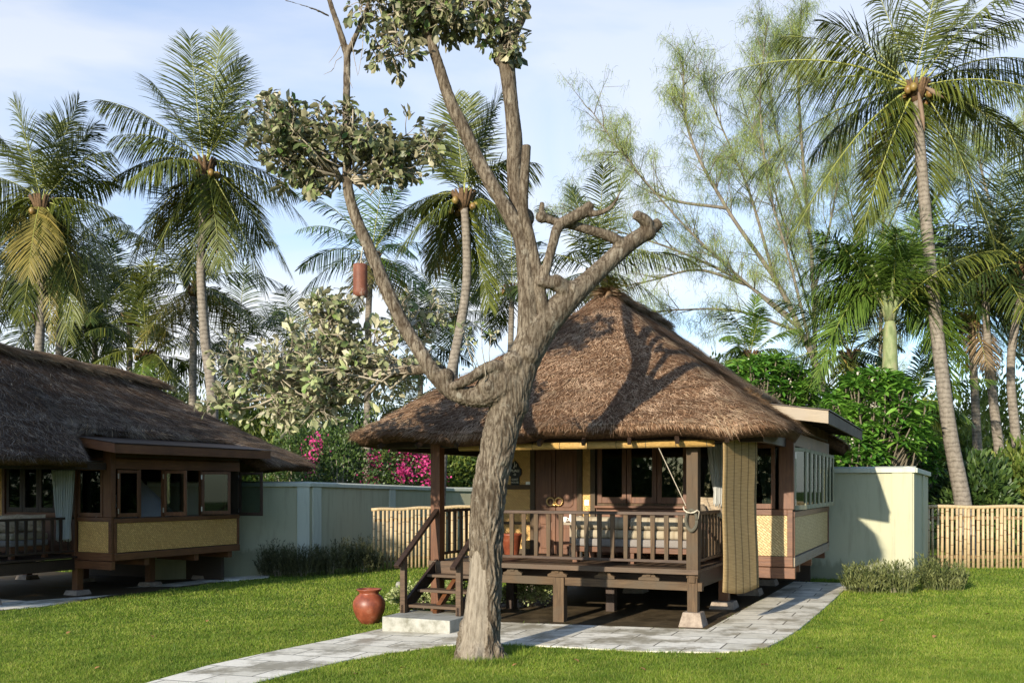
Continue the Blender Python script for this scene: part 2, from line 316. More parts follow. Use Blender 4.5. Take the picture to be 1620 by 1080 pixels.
M['almond_dark']=leaf_mat('almond_dark',[(0,(.03,.05,.015)),(.45,(.075,.095,.035)),(.75,(.08,.15,.025)),(1,(.28,.28,.14))],[(0,(.13,.13,.065)),(.6,(.25,.235,.14)),(1,(.42,.38,.25))],.45,.35,.15,3)
M['needle']=leaf_mat('needle',[(0,(.06,.105,.025)),(.6,(.14,.20,.05)),(1,(.32,.36,.11))],None,.6,.2,.3,.4)
M['frangi']=leaf_mat('frangi',[(0,(.04,.12,.016)),(.6,(.085,.22,.026)),(1,(.20,.36,.05))],None,.35,.5,.3,.6)
M['bush_dark']=leaf_mat('bush_dark',[(0,(.018,.04,.01)),(.6,(.04,.08,.016)),(1,(.09,.14,.03))],None,.45,.4,.25,.6)
M['bush_light']=leaf_mat('bush_light',[(0,(.06,.10,.018)),(.6,(.13,.18,.03)),(1,(.25,.28,.06))],None,.5,.3,.4,.5)
M['hedge']=leaf_mat('hedge',[(0,(.035,.045,.014)),(.6,(.075,.10,.028)),(1,(.19,.20,.07))],None,.55,.3,.25,1.5)
M['hedge_dark']=leaf_mat('hedge_dark',[(0,(.035,.035,.015)),(.6,(.065,.07,.03)),(1,(.11,.11,.05))],None,.6,.2,.2,1.5)
M['variegated']=leaf_mat('variegated',[(0,(.06,.11,.02)),(.5,(.22,.28,.08)),(1,(.50,.52,.26))],None,.5,.3,.3,2)
M['magenta']=leaf_mat('magenta',[(0,(.26,.010,.075)),(.6,(.44,.025,.15)),(1,(.62,.09,.27))],None,.6,.2,.35,2)
nt=NT('dry_leaf'); M['dry_leaf']=nt.pbr((.33,.17,.06),.7)
nt=NT('white_petal'); M['petal']=nt.pbr((.75,.70,.55),.6,None,.2,trans=.3)
nt=NT('cloth_white'); M['cloth_white']=nt.pbr((.62,.62,.58),.85,nt.bump(nt.noise(9,3),.3,.02),.1,trans=.35)
nt=NT('cloth_beige'); wv=nt.n('ShaderNodeTexWave',wave_type='BANDS',bands_direction='X'); wv.inputs['Scale'].default_value=2.2; nt.l(nt.vec(),wv.inputs[0]); M['cloth_beige']=nt.pbr(nt.ramp(wv.outputs['Fac'],[(.1,(.27,.22,.15)),(.2,(.33,.28,.20))]),.85,nt.bump(nt.noise(120,2),.2,.003),.1)
nt=NT('cloth_grey'); M['cloth_grey']=nt.pbr(nt.ramp(nt.noise(40,3),[(.3,(.17,.15,.14)),(.7,(.24,.22,.20))]),.9)
nt=NT('cloth_tan'); M['cloth_tan']=nt.pbr(nt.ramp(nt.noise(9,4),[(.3,(.22,.16,.10)),(.7,(.42,.34,.24))]),.9)
nt=NT('glass'); g=nt.n('ShaderNodeBsdfGlossy'); g.inputs['Roughness'].default_value=.02; g.inputs['Color'].default_value=(.8,.85,.82,1); t=nt.n('ShaderNodeBsdfTransparent'); t.inputs[0].default_value=(.50,.55,.52,1); fr=nt.n('ShaderNodeFresnel'); fr.inputs[0].default_value=1.52; mx=nt.n('ShaderNodeMixShader'); nt.l(fr.outputs[0],mx.inputs[0]); nt.l(t.outputs[0],mx.inputs[1]); nt.l(g.outputs[0],mx.inputs[2]); nt.l(mx.outputs[0],nt.out.inputs[0]); M['glass']=nt.m
nt=NT('brass'); M['brass']=nt.pbr((.75,.52,.22),.3,None,.5,1)
nt=NT('steel'); M['steel']=nt.pbr((.55,.54,.52),.35,None,.5,1)
nt=NT('black_paint'); M['black']=nt.pbr((.012,.011,.010),.5)
nt=NT('white_plastic'); M['white']=nt.pbr((.75,.74,.70),.4)
nt=NT('sign_white'); M['sign_white']=nt.pbr((.70,.66,.55),.7)
nt=NT('rope'); wv=nt.n('ShaderNodeTexWave'); wv.inputs['Scale'].default_value=30; nt.l(nt.vec(),wv.inputs[0]); M['rope']=nt.pbr(nt.ramp(wv.outputs['Fac'],[(.2,(.05,.045,.03)),(.8,(.14,.13,.10))]),.9)
nt=NT('rope_pale'); M['rope_pale']=nt.pbr((.45,.40,.31),.9)
nt=NT('rusty_log'); n1=nt.noise(9,6,.75,nt.vec((1,1,.6))); M['log']=nt.pbr(nt.ramp(n1,[(.3,(.10,.032,.018)),(.56,(.17,.06,.033)),(.68,(.36,.27,.21))]),.6,nt.bump(n1,.4,.006),.3)
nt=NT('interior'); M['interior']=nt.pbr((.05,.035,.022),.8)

# ------------------------------------------------------------------ camera, light, sky
cam=bpy.data.cameras.new('camera'); co=bpy.data.objects.new('camera',cam); link(co); scene.camera=co
co.location=(0,0,H0); co.rotation_euler=(R(90),0,0)
cam.sensor_width=36; cam.lens=36*F/1620; cam.shift_y=(HY-540)/1620; cam.clip_end=3000; cam.clip_start=.1
SUN_EL=R(16.7); SUN_DIR=Vector((-.50,-.866,0)).normalized()      # where the sun stands, on the plan
sun=bpy.data.lights.new('sun','SUN'); so=bpy.data.objects.new('sun',sun); link(so)
sun.energy=5.0; sun.angle=R(.6); sun.color=(1,.90,.74)
tos=Vector((SUN_DIR.x*math.cos(SUN_EL),SUN_DIR.y*math.cos(SUN_EL),math.sin(SUN_EL)))
so.rotation_euler=tos.to_track_quat('Z','Y').to_euler(); so.location=(-6,-10,12)
w=bpy.data.worlds.new('World'); scene.world=w; w.use_nodes=True; t=w.node_tree; t.nodes.clear()
sky=t.nodes.new('ShaderNodeTexSky'); sky.sky_type='NISHITA'; sky.sun_disc=False; sky.sun_elevation=R(24); sky.sun_rotation=math.atan2(SUN_DIR.x,SUN_DIR.y)
sky.air_density=1.0; sky.dust_density=.6; sky.ozone_density=1.0
bg=t.nodes.new('ShaderNodeBackground'); out=t.nodes.new('ShaderNodeOutputWorld'); bg.inputs[1].default_value=.07
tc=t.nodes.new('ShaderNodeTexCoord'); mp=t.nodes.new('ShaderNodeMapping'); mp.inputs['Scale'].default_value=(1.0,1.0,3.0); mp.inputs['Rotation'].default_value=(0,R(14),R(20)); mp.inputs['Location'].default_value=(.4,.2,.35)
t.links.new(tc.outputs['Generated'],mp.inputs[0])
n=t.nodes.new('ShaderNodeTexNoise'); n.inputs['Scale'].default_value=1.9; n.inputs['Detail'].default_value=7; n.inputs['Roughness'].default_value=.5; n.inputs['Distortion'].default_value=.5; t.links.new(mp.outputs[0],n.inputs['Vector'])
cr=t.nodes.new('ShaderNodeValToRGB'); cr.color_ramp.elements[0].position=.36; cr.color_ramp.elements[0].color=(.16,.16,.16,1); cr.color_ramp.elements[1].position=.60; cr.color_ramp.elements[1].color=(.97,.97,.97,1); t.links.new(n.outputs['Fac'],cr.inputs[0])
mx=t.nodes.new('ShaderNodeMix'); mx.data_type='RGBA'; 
spx=t.nodes.new('ShaderNodeSeparateXYZ'); t.links.new(tc.outputs['Generated'],spx.inputs[0]); mr=t.nodes.new('ShaderNodeMapRange'); mr.inputs['From Min'].default_value=-.5; mr.inputs['From Max'].default_value=.5; mr.inputs['To Min'].default_value=.04; mr.inputs['To Max'].default_value=1; t.links.new(spx.outputs['Y'],mr.inputs['Value'])  # cloud cover thinned behind the camera to cut the fill light
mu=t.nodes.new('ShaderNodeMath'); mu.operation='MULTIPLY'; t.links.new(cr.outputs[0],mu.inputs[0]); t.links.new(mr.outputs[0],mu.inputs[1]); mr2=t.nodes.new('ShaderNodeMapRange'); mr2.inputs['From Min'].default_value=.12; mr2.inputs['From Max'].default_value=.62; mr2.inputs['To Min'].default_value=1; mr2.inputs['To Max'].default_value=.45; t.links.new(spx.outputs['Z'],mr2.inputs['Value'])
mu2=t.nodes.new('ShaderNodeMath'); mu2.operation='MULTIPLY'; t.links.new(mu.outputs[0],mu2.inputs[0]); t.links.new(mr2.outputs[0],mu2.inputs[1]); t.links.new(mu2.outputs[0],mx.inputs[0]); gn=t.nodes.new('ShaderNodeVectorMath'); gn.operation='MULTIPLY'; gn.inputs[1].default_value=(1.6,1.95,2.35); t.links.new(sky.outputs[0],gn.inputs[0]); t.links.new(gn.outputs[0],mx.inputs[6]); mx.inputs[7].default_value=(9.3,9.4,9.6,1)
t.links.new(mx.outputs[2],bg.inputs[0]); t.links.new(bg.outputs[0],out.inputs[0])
scene.view_settings.view_transform='Standard'; scene.view_settings.look='None'; scene.view_settings.exposure=.68; scene.view_settings.gamma=1
scene.render.engine='CYCLES'

# ------------------------------------------------------------------ ground, paths
HR=dict(P=Vector((2.479,13.3,0)),rz=R(-24.5)); HL=dict(P=Vector((-9.647,17.95,-.26)),rz=R(-26))
def h2w(h,x,y,z=0):
    c,s=math.cos(h['rz']),math.sin(h['rz']); return Vector((h['P'].x+c*x-s*y,h['P'].y+s*x+c*y,h['P'].z+z))
xs=np.unique(np.concatenate([np.linspace(-300,-40,14),np.linspace(-40,40,81),np.linspace(40,300,14)])); ys=np.unique(np.concatenate([np.linspace(-60,5,14),np.linspace(5,45,60),np.linspace(45,600,24)]))
m=MB(); V=[(x,y,zt(x)) for y in ys for x in xs]; nx=len(xs)
m.add(V,[(j*nx+i,j*nx+i+1,(j+1)*nx+i+1,(j+1)*nx+i) for j in range(len(ys)-1) for i in range(nx-1)])
tag(m.build('ground',M['grass_ground']),kind='structure')
def sheet(name,poly,dz,thick,mat):
    m=MB(); n=len(poly)
    v=[(p[0],p[1],zt(p[0])+dz) for p in poly]+[(p[0],p[1],zt(p[0])+dz-thick) for p in poly]
    m.add(v,[tuple(range(n))]+[(i,i+n,(i+1)%n+n,(i+1)%n) for i in range(n)])
    return tag(m.build(name,mat),kind='structure')
def xy(v): return (v[0],v[1])
path_px=[(225,1084),(330,1054),(440,1030),(540,1010),(614,993.5)]
path_low=[(1335,934),(1318,950),(1290,975),(1262,998),(1240,1012),(1215,1024),(1175,1031),(1130,1033.5),(1000,1031),(900,1025),(800,1020),(700,1022),(620,1033),(560,1043),(480,1062),(390,1086)]
P1=[xy(G(*p)) for p in path_px]
inner=[xy(h2w(HR,-4.1,-.75)),xy(h2w(HR,-3.3,-.36)),xy(h2w(HR,.27,-.36)),xy(h2w(HR,.45,6.0)),xy(h2w(HR,2.1,6.0))]
path_poly=P1+inner+[xy(G(*p)) for p in path_low]
sheet('path',path_poly,.02,.06,M['paving'])
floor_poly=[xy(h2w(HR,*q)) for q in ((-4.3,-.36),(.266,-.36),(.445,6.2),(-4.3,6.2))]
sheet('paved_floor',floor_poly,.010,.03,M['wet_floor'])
lp=[(-60,975),(0,965.5),(70,959),(160,946),(240,934),(330,922),(400,916),(425,913.5),(428,910),(400,910),(330,914),(240,922),(160,931),(70,942),(0,947),(-60,953)]
lpoly=[xy(G(*p)) for p in lp]
tag(sheet('garden_path',lpoly,.02,.06,M['paving']),kind='structure')
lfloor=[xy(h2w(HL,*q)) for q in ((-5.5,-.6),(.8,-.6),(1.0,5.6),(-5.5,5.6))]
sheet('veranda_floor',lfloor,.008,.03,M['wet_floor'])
def inpoly(X,Y,poly):
    c=np.zeros(len(X),bool); n=len(poly)
    for i in range(n):
        x1,y1=poly[i]; x2,y2=poly[(i+1)%n]
        if y1==y2: continue
        k=((y1>Y)!=(y2>Y))&(X<(x2-x1)*(Y-y1)/(y2-y1)+x1); c^=k
    return c
base_xy=xy(G(756,1038))
def make_grass():
    n=1250000; Y=1/np.sqrt(rng.uniform(1/26.5**2,1/9.0**2,n)); k=rng.uniform(-.74,.84,n); X=k*Y
    jx=X+rng.normal(0,.028,n); jy=Y+rng.normal(0,.028,n)
    keep=~(inpoly(jx,jy,path_poly)|inpoly(X,Y,floor_poly)|inpoly(jx,jy,lpoly)|inpoly(X,Y,lfloor))
    X=X[keep];Y=Y[keep];n=len(X); Z=np.clip(.028*(X-2.5),-.3,.1)
    P=np.stack([X,Y,Z-.002],1); D=rdir(n,.35,1.0); L=rng.uniform(.022,.05,n)*(1+.35*(Y>18)); a=rng.uniform(0,2*math.pi,n)
    longer=rng.uniform(size=n)<.02; L[longer]*=1.9
    dt=np.hypot(X-base_xy[0],Y-base_xy[1]); near=(dt<.62)&(rng.uniform(size=n)<.5); L[near]*=2.0
    cl_=np.sin(X*7.3+np.sin(Y*5.1)*2)*np.sin(Y*6.1+np.sin(X*4.3)*2); L*=1+.35*cl_
    S=np.stack([np.cos(a),np.sin(a),0*a],1); wd=(.0032+.00042*(Y-9))[:,None]
    V=np.stack([P-S*wd,P+S*wd,P+D*L[:,None]],1).reshape(-1,3); T=np.arange(3*n).reshape(-1,3)
    tag(np_obj('grass',V,T,M['grass_blade']),'mown green lawn around the bungalows and the path','lawn',kind='stuff')
make_grass()

# ------------------------------------------------------------------ thatched roof
def roof_grid(x0,x1,y0,y1,ze,zr,ya,yb,nt_=34,bump=.03,cut=None):
    xc=(x0+x1)/2; rings=[]
    for i in range(nt_+1):
        t=i/nt_; hx=(x1-x0)/2*(1-t)+.04; a=y0+(ya-y0)*t-.04; b=y1+(yb-y1)*t+.04
        r=min(.42*(1-t)**.7+.03,hx*.98); z=ze+(zr-ze)*(t**1.0-.03*math.sin(math.pi*t))
        if t>.93: z=ze+(zr-ze)*(.93+(t-.93)*.8)
        pts=[]
        cs=[(xc+hx-r,a+r,-90),(xc+hx-r,b-r,0),(xc-hx+r,b-r,90),(xc-hx+r,a+r,180)]
        n=7
        for ci,(cx,cy,a0) in enumerate(cs):
            for k in range(n): th=R(a0+90*k/(n-1)); pts.append((cx+r*math.cos(th),cy+r*math.sin(th),z))
            nxt=cs[(ci+1)%4]; th=R(a0+90); e0=(cx+r*math.cos(th),cy+r*math.sin(th)); th2=R(nxt[2]); e1=(nxt[0]+r*math.cos(th2),nxt[1]+r*math.sin(th2))
            for k in range(1,25): f=k/25; pts.append((e0[0]+(e1[0]-e0[0])*f,e0[1]+(e1[1]-e0[1])*f,z))
        rings.append(pts)
    A=np.array(rings)
    if cut:
        k=(A[:,:,1]>cut[0])&(A[:,:,1]<cut[1])&(A[:,:,0]>.40); sl=(zr-ze)/((x1-x0)/2)
        A[:,:,2]=np.where(k,ze+(x1-.40)*sl+.02*(A[:,:,0]-.4)*-1,A[:,:,2]); A[:,:,0]=np.where(k,.40+.01*(A[:,:,0]-.4),A[:,:,0])
    for i in range(A.shape[0]):
        for j in range(A.shape[1]):
            p=Vector(A[i,j]); nz=mnoise.noise(p*1.3)*1.4+mnoise.noise(p*4.0)*.6
            A[i,j,2]+=nz*bump*(1 if i<A.shape[0]-2 else .3)+.022*((i*.37+.35*mnoise.noise(p*1.1))%1.0)
            if i==0: A[i,j,2]+=mnoise.noise(p*2.2)*.035
    return A
def strands(A,n,lo=.1,hi=.32,w=.008,lift=.10,tr=(0,1),sel=None,spread=.25):
    Mr,K=A.shape[0]-1,A.shape[1]
    t=(tr[0]+(tr[1]-tr[0])*(1-np.sqrt(rng.uniform(0,1,n))))*Mr; t=np.minimum(t,Mr-1e-3); q=rng.uniform(0,K,n)
    # even coverage along the contour by arclength at eave
    per=np.linalg.norm(np.roll(A[0],-1,0)-A[0],axis=1); cum=np.concatenate([[0],np.cumsum(per)]); u=rng.uniform(0,cum[-1],n); q=np.interp(u,cum,np.arange(K+1)); q=np.minimum(q,K-1e-3)
    i=t.astype(int);j=q.astype(int);ft=(t-i)[:,None];fq=(q-j)[:,None];j2=(j+1)%K
    top=A[i+1,j]*(1-fq)+A[i+1,j2]*fq; bot=A[i,j]*(1-fq)+A[i,j2]*fq; P=bot*(1-ft)+top*ft
    ok=np.linalg.norm(bot-top,axis=1)>.012; P,top,bot,i,j,j2=P[ok],top[ok],bot[ok],i[ok],j[ok],j2[ok]; n=len(P)
    dn=nrm(bot-top); sd=nrm(A[i,j2]-A[i,j]); N=nrm(np.cross(sd,-dn)); N*=np.sign(N[:,2:3]+1e-9)
    if sel is not None:
        k=sel(P,N); P,dn,sd,N=P[k],dn[k],sd[k],N[k]; n=len(P)
    D=nrm(dn+sd*rng.normal(0,spread,(n,1))+N*(lift+rng.normal(0,.05,(n,1))))
    L=rng.uniform(lo,hi,n)[:,None]; S=nrm(np.cross(D,N))*w*rng.uniform(.6,1.4,(n,1)); P=P+N*rng.uniform(-.01,.035,(n,1))-D*L*.3
    V=np.stack([P-S*.5,P+S*.5,P+D*L],1).reshape(-1,3); return V,np.arange(3*n).reshape(-1,3)
def roof_shell(A,root,thick=.17,mats=None):
    Mr,K=A.shape[0],A.shape[1]; m=MB(); V=A.reshape(-1,3).tolist(); F_=[]
    for i in range(Mr-1):
        for j in range(K): F_.append((i*K+j,i*K+(j+1)%K,(i+1)*K+(j+1)%K,(i+1)*K+j))
    F_.append(tuple((Mr-1)*K+j for j in range(K)))
    base=len(V); c=A[0].mean(0)
    rows=[]
    for (t,ins,dz) in ((0,.16,-thick),(.35,.05,-.30),(.85,0,-.34)):
        r=A[int(t*(Mr-1))]; d=nrm((r-c)*np.array([1,1,0])); q=r-d*ins; q=q+np.array([0,0,dz]); rows.append(q)
    V+= [p for r in rows for p in r.tolist()]
    for j in range(K):
        a,b=j,(j+1)%K; F_.append((b,a,base+a,base+b))
        for k in range(2): F_.append((base+k*K+b,base+k*K+a,base+(k+1)*K+a,base+(k+1)*K+b))
    m.add(V,F_); return m.build('thatch',M['thatch_base'],root,smooth=True)
def fringe(A,n,mat_,thick=.05):
    K=A.shape[1]; per=np.linalg.norm(np.roll(A[0],-1,0)-A[0],axis=1); cum=np.concatenate([[0],np.cumsum(per)])
    u=rng.uniform(0,cum[-1],n); q=np.minimum(np.interp(u,cum,np.arange(K+1)),K-1e-3); j=q.astype(int);fq=(q-j)[:,None];j2=(j+1)%K
    P=A[0,j]*(1-fq)+A[0,j2]*fq; up=A[1,j]*(1-fq)+A[1,j2]*fq; dn=nrm(np.where(np.linalg.norm(P-up,axis=1,keepdims=True)>.01,P-up,np.array([.8,0,-.5]))); sd=nrm(A[0,j2]-A[0,j])
    D=nrm(dn+sd*rng.normal(0,.16,(n,1))+np.array([0,0,-.35])+rng.normal(0,.06,(n,3))); L=rng.uniform(.05,.15,n)[:,None]*np.where(rng.uniform(size=(n,1))<.06,1.8,1)
    P=P-dn*.05-np.stack([0*u,0*u,rng.uniform(-.02,thick,n)],1); S=nrm(np.cross(D,nrm(up-P)+.01))
    S=sd*.0045*rng.uniform(.6,1.5,(n,1))
    V=np.stack([P-S,P+S,P+D*L],1).reshape(-1,3); return V,np.arange(3*n).reshape(-1,3)
def ridge_tuft(pts,n,rad,length,w=.009):
    """bundles of straw laid over the ridge line"""
    pts=np.array([list(p) for p in pts]); k=rng.uniform(0,len(pts)-1.001,n); i=k.astype(int); f=(k-i)[:,None]
    c=pts[i]*(1-f)+pts[i+1]*f; ax=nrm(pts[i+1]-pts[i]); a=rng.uniform(0,math.pi,n); sd=nrm(np.cross(ax,np.array([0,0,1.])))
    o=sd*np.cos(a)[:,None]+np.array([0,0,1.])*np.sin(a)[:,None]; P=c+o*rad*rng.uniform(.7,1.15,(n,1))
    D=nrm(sd*np.sign(np.cos(a))[:,None]*rng.uniform(.2,1,(n,1))+ax*rng.normal(.2,.7,(n,1))+np.array([0,0,-.45])+o*.25)
    L=length*rng.uniform(.5,1.2,(n,1)); S=nrm(np.cross(D,o))*w*rng.uniform(.6,1.4,(n,1))
    V=np.stack([P-S,P+S,P+D*L],1).reshape(-1,3); return V,np.arange(3*n).reshape(-1,3)

# ------------------------------------------------------------------ bungalow
def sash(m_f,m_g,x0,x1,z0,z1,fr=.055,th=.04):
    """frame and pane in local x / z plane, centred on y=0"""
    m_f.box(x0,x0+fr,-th/2,th/2,z0,z1); m_f.box(x1-fr,x1,-th/2,th/2,z0,z1)
    m_f.box(x0+fr,x1-fr,-th/2+.002,th/2-.002,z0,z0+fr*1.3); m_f.box(x0+fr,x1-fr,-th/2+.002,th/2-.002,z1-fr,z1)
    m_g.box(x0+fr,x1-fr,-.004,.004,z0+fr*1.3,z1-fr)
def add_window(root,x0,x1,z0,z1,loc,rz,fm,label=None,fr=.055,hinges=False):
    a=MB();g=MB(); sash(a,g,x0,x1,z0,z1,fr)
    o=a.build('window',fm,root,bevel=.004); o.location=loc; o.rotation_euler=(0,0,rz)
    if label: o['label']=label
    g.build('pane',M['glass'],o)
    if hinges:
        h=MB()
        for z in (z0+.12,z1-.12): h.box(x0-.012,x0+.012,-.032,-.02,z-.05,z+.05)
        h.build('hinge',M['steel'],o)
    return o
def bracket(m,x,y,z0,z1):
    m.prism([(x-.15,z0),(x+.15,z0),(x+.15,z0+.035),(x+.10,z0+.055),(x+.065,z0+.11),(x+.035,z0+.10),(x-.035,z0+.10),(x-.065,z0+.11),(x-.10,z0+.055),(x-.15,z0+.035)],'y',y-.035,y+.035)
    m.box(x-.032,x+.032,y-.055,y+.055,z0+.06,z1)

def bungalow(h,kind):
    right = kind=='right'
    root=thing('thatched_bungalow',
      'raised wooden bungalow with a tall sunlit brown thatched roof, front stairs and rolled blind' if right else
      'shaded wooden bungalow at the left edge, with open bay windows and dark thatched roof','bungalow',h['P'],h['rz'])
    g0=lambda x,y: zt(h2w(h,x,y).x)-h['P'].z-.04
    wd=M['grey_wood'] if right else M['dark_wood']; wdv=M['grey_wood_v'] if right else M['dark_wood_v']
    bayL=4.4 if right else 3.6; yb=1.9+bayL; shed_end=7.0 if right else 5.95
    # --- roof
    A=roof_grid(-5.32,1.26,-.6,8.2,2.70,5.12,2.27 if right else .9,5.5,cut=(1.30,shed_end-.05))
    if not right: A[:,:,2]-=.36*np.clip((A[:,:,1]-1.2)/4.5,0,1)*np.clip((A[:,:,2]-2.9)/2.2,0,1)
    rf=roof_shell(A,root); rf.name='roof'
    N=150000 if right else 90000
    front=lambda P,Nn: (Nn[:,1]<-.45)
    side=lambda P,Nn: (Nn[:,1]>=-.45)&(Nn[:,0]>-.3)
    back=lambda P,Nn: (Nn[:,0]<=-.3)&(Nn[:,1]>=-.45)
    if right:
        v,t_,mi=merge([(*strands(A,N,.05,.17,.009,.22,sel=front,spread=.5),0),(*strands(A,6000,.10,.24,.012,.30,sel=front,spread=.6),1),(*strands(A,N//2,.16,.42,.009,.10,sel=side,spread=.16),1),(*strands(A,20000,.16,.42,.010,.10,sel=back,spread=.2),0),
          (*fringe(A,20000,0),0),(*strands(A,9000,.2,.5,.010,.10,tr=(0,.22),sel=lambda P,Nn:(P[:,0]>.3)&(P[:,1]<1.6),spread=.3),1),(*strands(A,9000,.2,.5,.010,.10,tr=(0,.3),sel=lambda P,Nn:(P[:,0]<-4.0),spread=.3),1)])
        np_obj('straw',v,t_,[M['thatch_brown'],M['thatch_tan']],rf,mi)
    else:
        v,t_,mi=merge([(*strands(A,N,.12,.38,.013,.18,spread=.36),0),(*strands(A,7000,.12,.34,.02,.22,spread=.4),1),(*fringe(A,16000,0),0),(*strands(A,60000,.2,.5,.012,.12,tr=(0,.45),sel=lambda P,Nn:(P[:,1]>5.9)&(P[:,0]>-1.0),spread=.3),1)])  # tan strands put the sunlit rear corner and light specks into the straw colour
        np_obj('straw',v,t_,[M['thatch_grey'],M['thatch_tan']],rf,mi)
    zr=A[-1].mean(0)[2]
    rl_=3.4 if right else 5.2; r0_=2.2 if right else .9; dz_=0 if right else .36; rp=[(-1.96,r0_+rl_*k/12,zr-.03+.025*math.sin(k*1.7)+(0 if right else dz_/2-dz_*k/12)-(.10 if k==12 else 0)) for k in range(13)]
    m=MB(); m.tube([(-1.96,r0_-.15,zr-.12)]+rp+[(-1.96,r0_+rl_+.2,zr-.14-dz_/2)],[.03]+[.075]*13+[.03],10,wob=.08); rc=m.build('ridge_cap',M['thatch_tan'],rf,smooth=True)
    bk=[(x,y,z) for x,y,z in [(-1.96,r0_-.1,zr+.0)]+rp]
    v,t_,mi=merge([(*ridge_tuft(bk,9000 if right else 14000,.085 if right else .12,.26 if right else .42),0)]); np_obj('ridge_straw',v,t_,M['thatch_tan'],rf,mi)
    # --- posts and understructure
    m=MB(); m.box(-.08,.08,-.08,.08,.66,2.62); m.box(-.07,.07,-.07,.07,g0(0,0)+.22,.66); m.box(-.045,.045,-.10,-.08,.60,.78); o=m.build('post',wdv,root,bevel=.006)
    p=MB(); p.frustum(0,0,g0(0,0),g0(0,0)+.24,.36,.24); p.build('post_base',M['pad'],o,bevel=.008)
    m=MB(); m.box(-4.06,-3.90,-.08,.08,g0(-4,0)+.02,2.62); m.build('post',M['red_wood_v'] if right else wdv,root,bevel=.006)
    for (x,y,zt_) in ((-1.95,-.02,.60),(-1.6,1.25,.62),(-3.3,1.25,.62),(-3.3,-.02,.6)):
        m=MB(); w_=.085 if y<0 else .07; m.box(x-w_,x+w_,y-.07,y+.07,g0(x,y)+.02,zt_); m.build('support_post',wdv if y<0 else M['dark_wood_v'],root,bevel=.005)
    for (x,y) in ((0,1.95),(.05,3.8),(.05,5.4),(-2,3.8),(-3.9,3.8),(-3.95,1.95)):
        z0=g0(x,y); m=MB(); m.box(x-.075,x+.075,y-.075,y+.075,z0+.16,.72); o=m.build('support_post',M['red_wood_v'],root,bevel=.005)
        p=MB(); p.frustum(x,y,z0,z0+.16,.42,.32); p.build('post_base',M['pad'],o,bevel=.006)
    m=MB(); m.box(-3.9,.13,-.055,.045,.485,.60); m.build('lower_beam',wd,root,bevel=.006)
    m=MB(); m.box(-.045,.045,.09,1.86,.50,.72); m.build('side_beam',M['dark_wood'],root,bevel=.005)
    for x in (-3.4,-2.70,-1.99,-1.27,-.62):
        m=MB(); bracket(m,x,-.005,.602,.72); m.build('bracket',wd,root,bevel=.003)
    for y in (.6,1.2):
        m=MB(); m.box(-3.95,.0,y-.04,y+.04,.52,.70); m.build('joist',M['dark_wood'],root)
    # deck with gaps between boards
    m=MB(); n=15
    for k in range(n):
        y0=-.12+k*(2.0/n); m.box(-4.05,.09,y0,y0+2.0/n-.006,.735+.001*(k%2),.775)
    m.box(-4.06,.10,-.155,-.123,.715,.782); m.build('deck',M['stair_wood'] if right else wd,root)
    # --- wall plate under the eave and rafters
    m=MB(); m.box(-4.85,.95,-.06,.06,2.50,2.66); m.box(-4.85,-4.73,.06,6.9,2.46,2.62); m.build('eave_beam',M['dark_wood'],root,bevel=.005)
    m=MB(); m.box(.86,.95,.062,1.82,2.50,2.64); m.build('eave_beam',M['dark_wood'],root)
    for k in range(9):
        m=MB(); x=-4.7+k*.66; m.beam((x,-.55,2.50),(x*.55-.9,1.7,4.0),.05,.07); m.build('rafter',M['dark_wood'],root)
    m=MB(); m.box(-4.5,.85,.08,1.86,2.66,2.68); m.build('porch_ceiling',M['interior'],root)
    # --- railings
    def rail(p0,p1,n,name='railing'):
        p0=Vector(p0);p1=Vector(p1); d=(p1-p0); rl=MB()
        rl.beam(p0+Vector((0,0,1.535)),p1+Vector((0,0,1.535)),.07,.045); rl.beam(p0+Vector((0,0,.875)),p1+Vector((0,0,.875)),.05,.04)
        o=rl.build(name,M['dark_wood'] if not right else M['rail_wood'],root,bevel=.004)
        for k in range(n):
            c=p0+d*((k+.5)/n); b=MB(); dn=d.normalized()
            a1=c+Vector((0,0,.894)); a2=c+Vector((0,0,1.513))
            sd=Vector((-dn.y,dn.x,0)); vs=[]
            for q,wv_ in((a1,.026),(a2,.034)):
                for s1,s2 in((-1,-1),(1,-1),(1,1),(-1,1)): vs.append(q+dn*wv_*s1+sd*.014*s2)
            b.add(vs,[(0,3,2,1),(4,5,6,7),(0,1,5,4),(1,2,6,5),(2,3,7,6),(3,0,4,7)]); b.build('baluster',wdv,o)
    rail((-3.02,0,0),(-.085,0,0),15); rail((0,.085,0),(0,1.84,0),9); rail((-3.98,.085,0),(-3.98,1.84,0),9)
    m=MB(); m.box(-3.055,-3.0,-.035,.035,.775,1.56); m.build('rail_post',M['dark_wood_v'],root,bevel=.004)
    # --- stairs
    st=MB()
    for x in (-3.95,-3.05):
        st.prism([(-1.10,.10),(-.95,.10),(.0,.62),(-.0,.80),(-.10,.80),(-1.10,.22)],'x',x-.025,x+.025)
    so_=st.build('staircase',M['dark_wood'],root,bevel=.004)
    for i,(y,z) in enumerate(((-.86,.21),(-.58,.405),(-.30,.60))):
        m=MB(); m.box(-3.92,-3.08,y-.14,y+.13,z-.04,z); m.build('tread',M['stair_wood'],so_,bevel=.005)
    m=MB(); m.box(-3.92,-3.08,-.18,-.16,.60,.775); m.build('riser',M['stair_wood'],so_)
    for x in (-3.95,-3.05):
        m=MB(); m.beam((x,-1.26,.77),(x,-.02,1.58),.085,.05); m.build('handrail',M['dark_wood'],so_,bevel=.006)
        m=MB(); m.box(x-.04,x+.04,-1.10,-1.02,.10,.89); m.build('newel_post',M['stair_wood'],so_,bevel=.005)
    m=MB(); m.beam((-3.5,-.95,.10),(-3.5,-.1,.66),.07,.08); m.build('centre_stringer',M['red_wood'],so_)
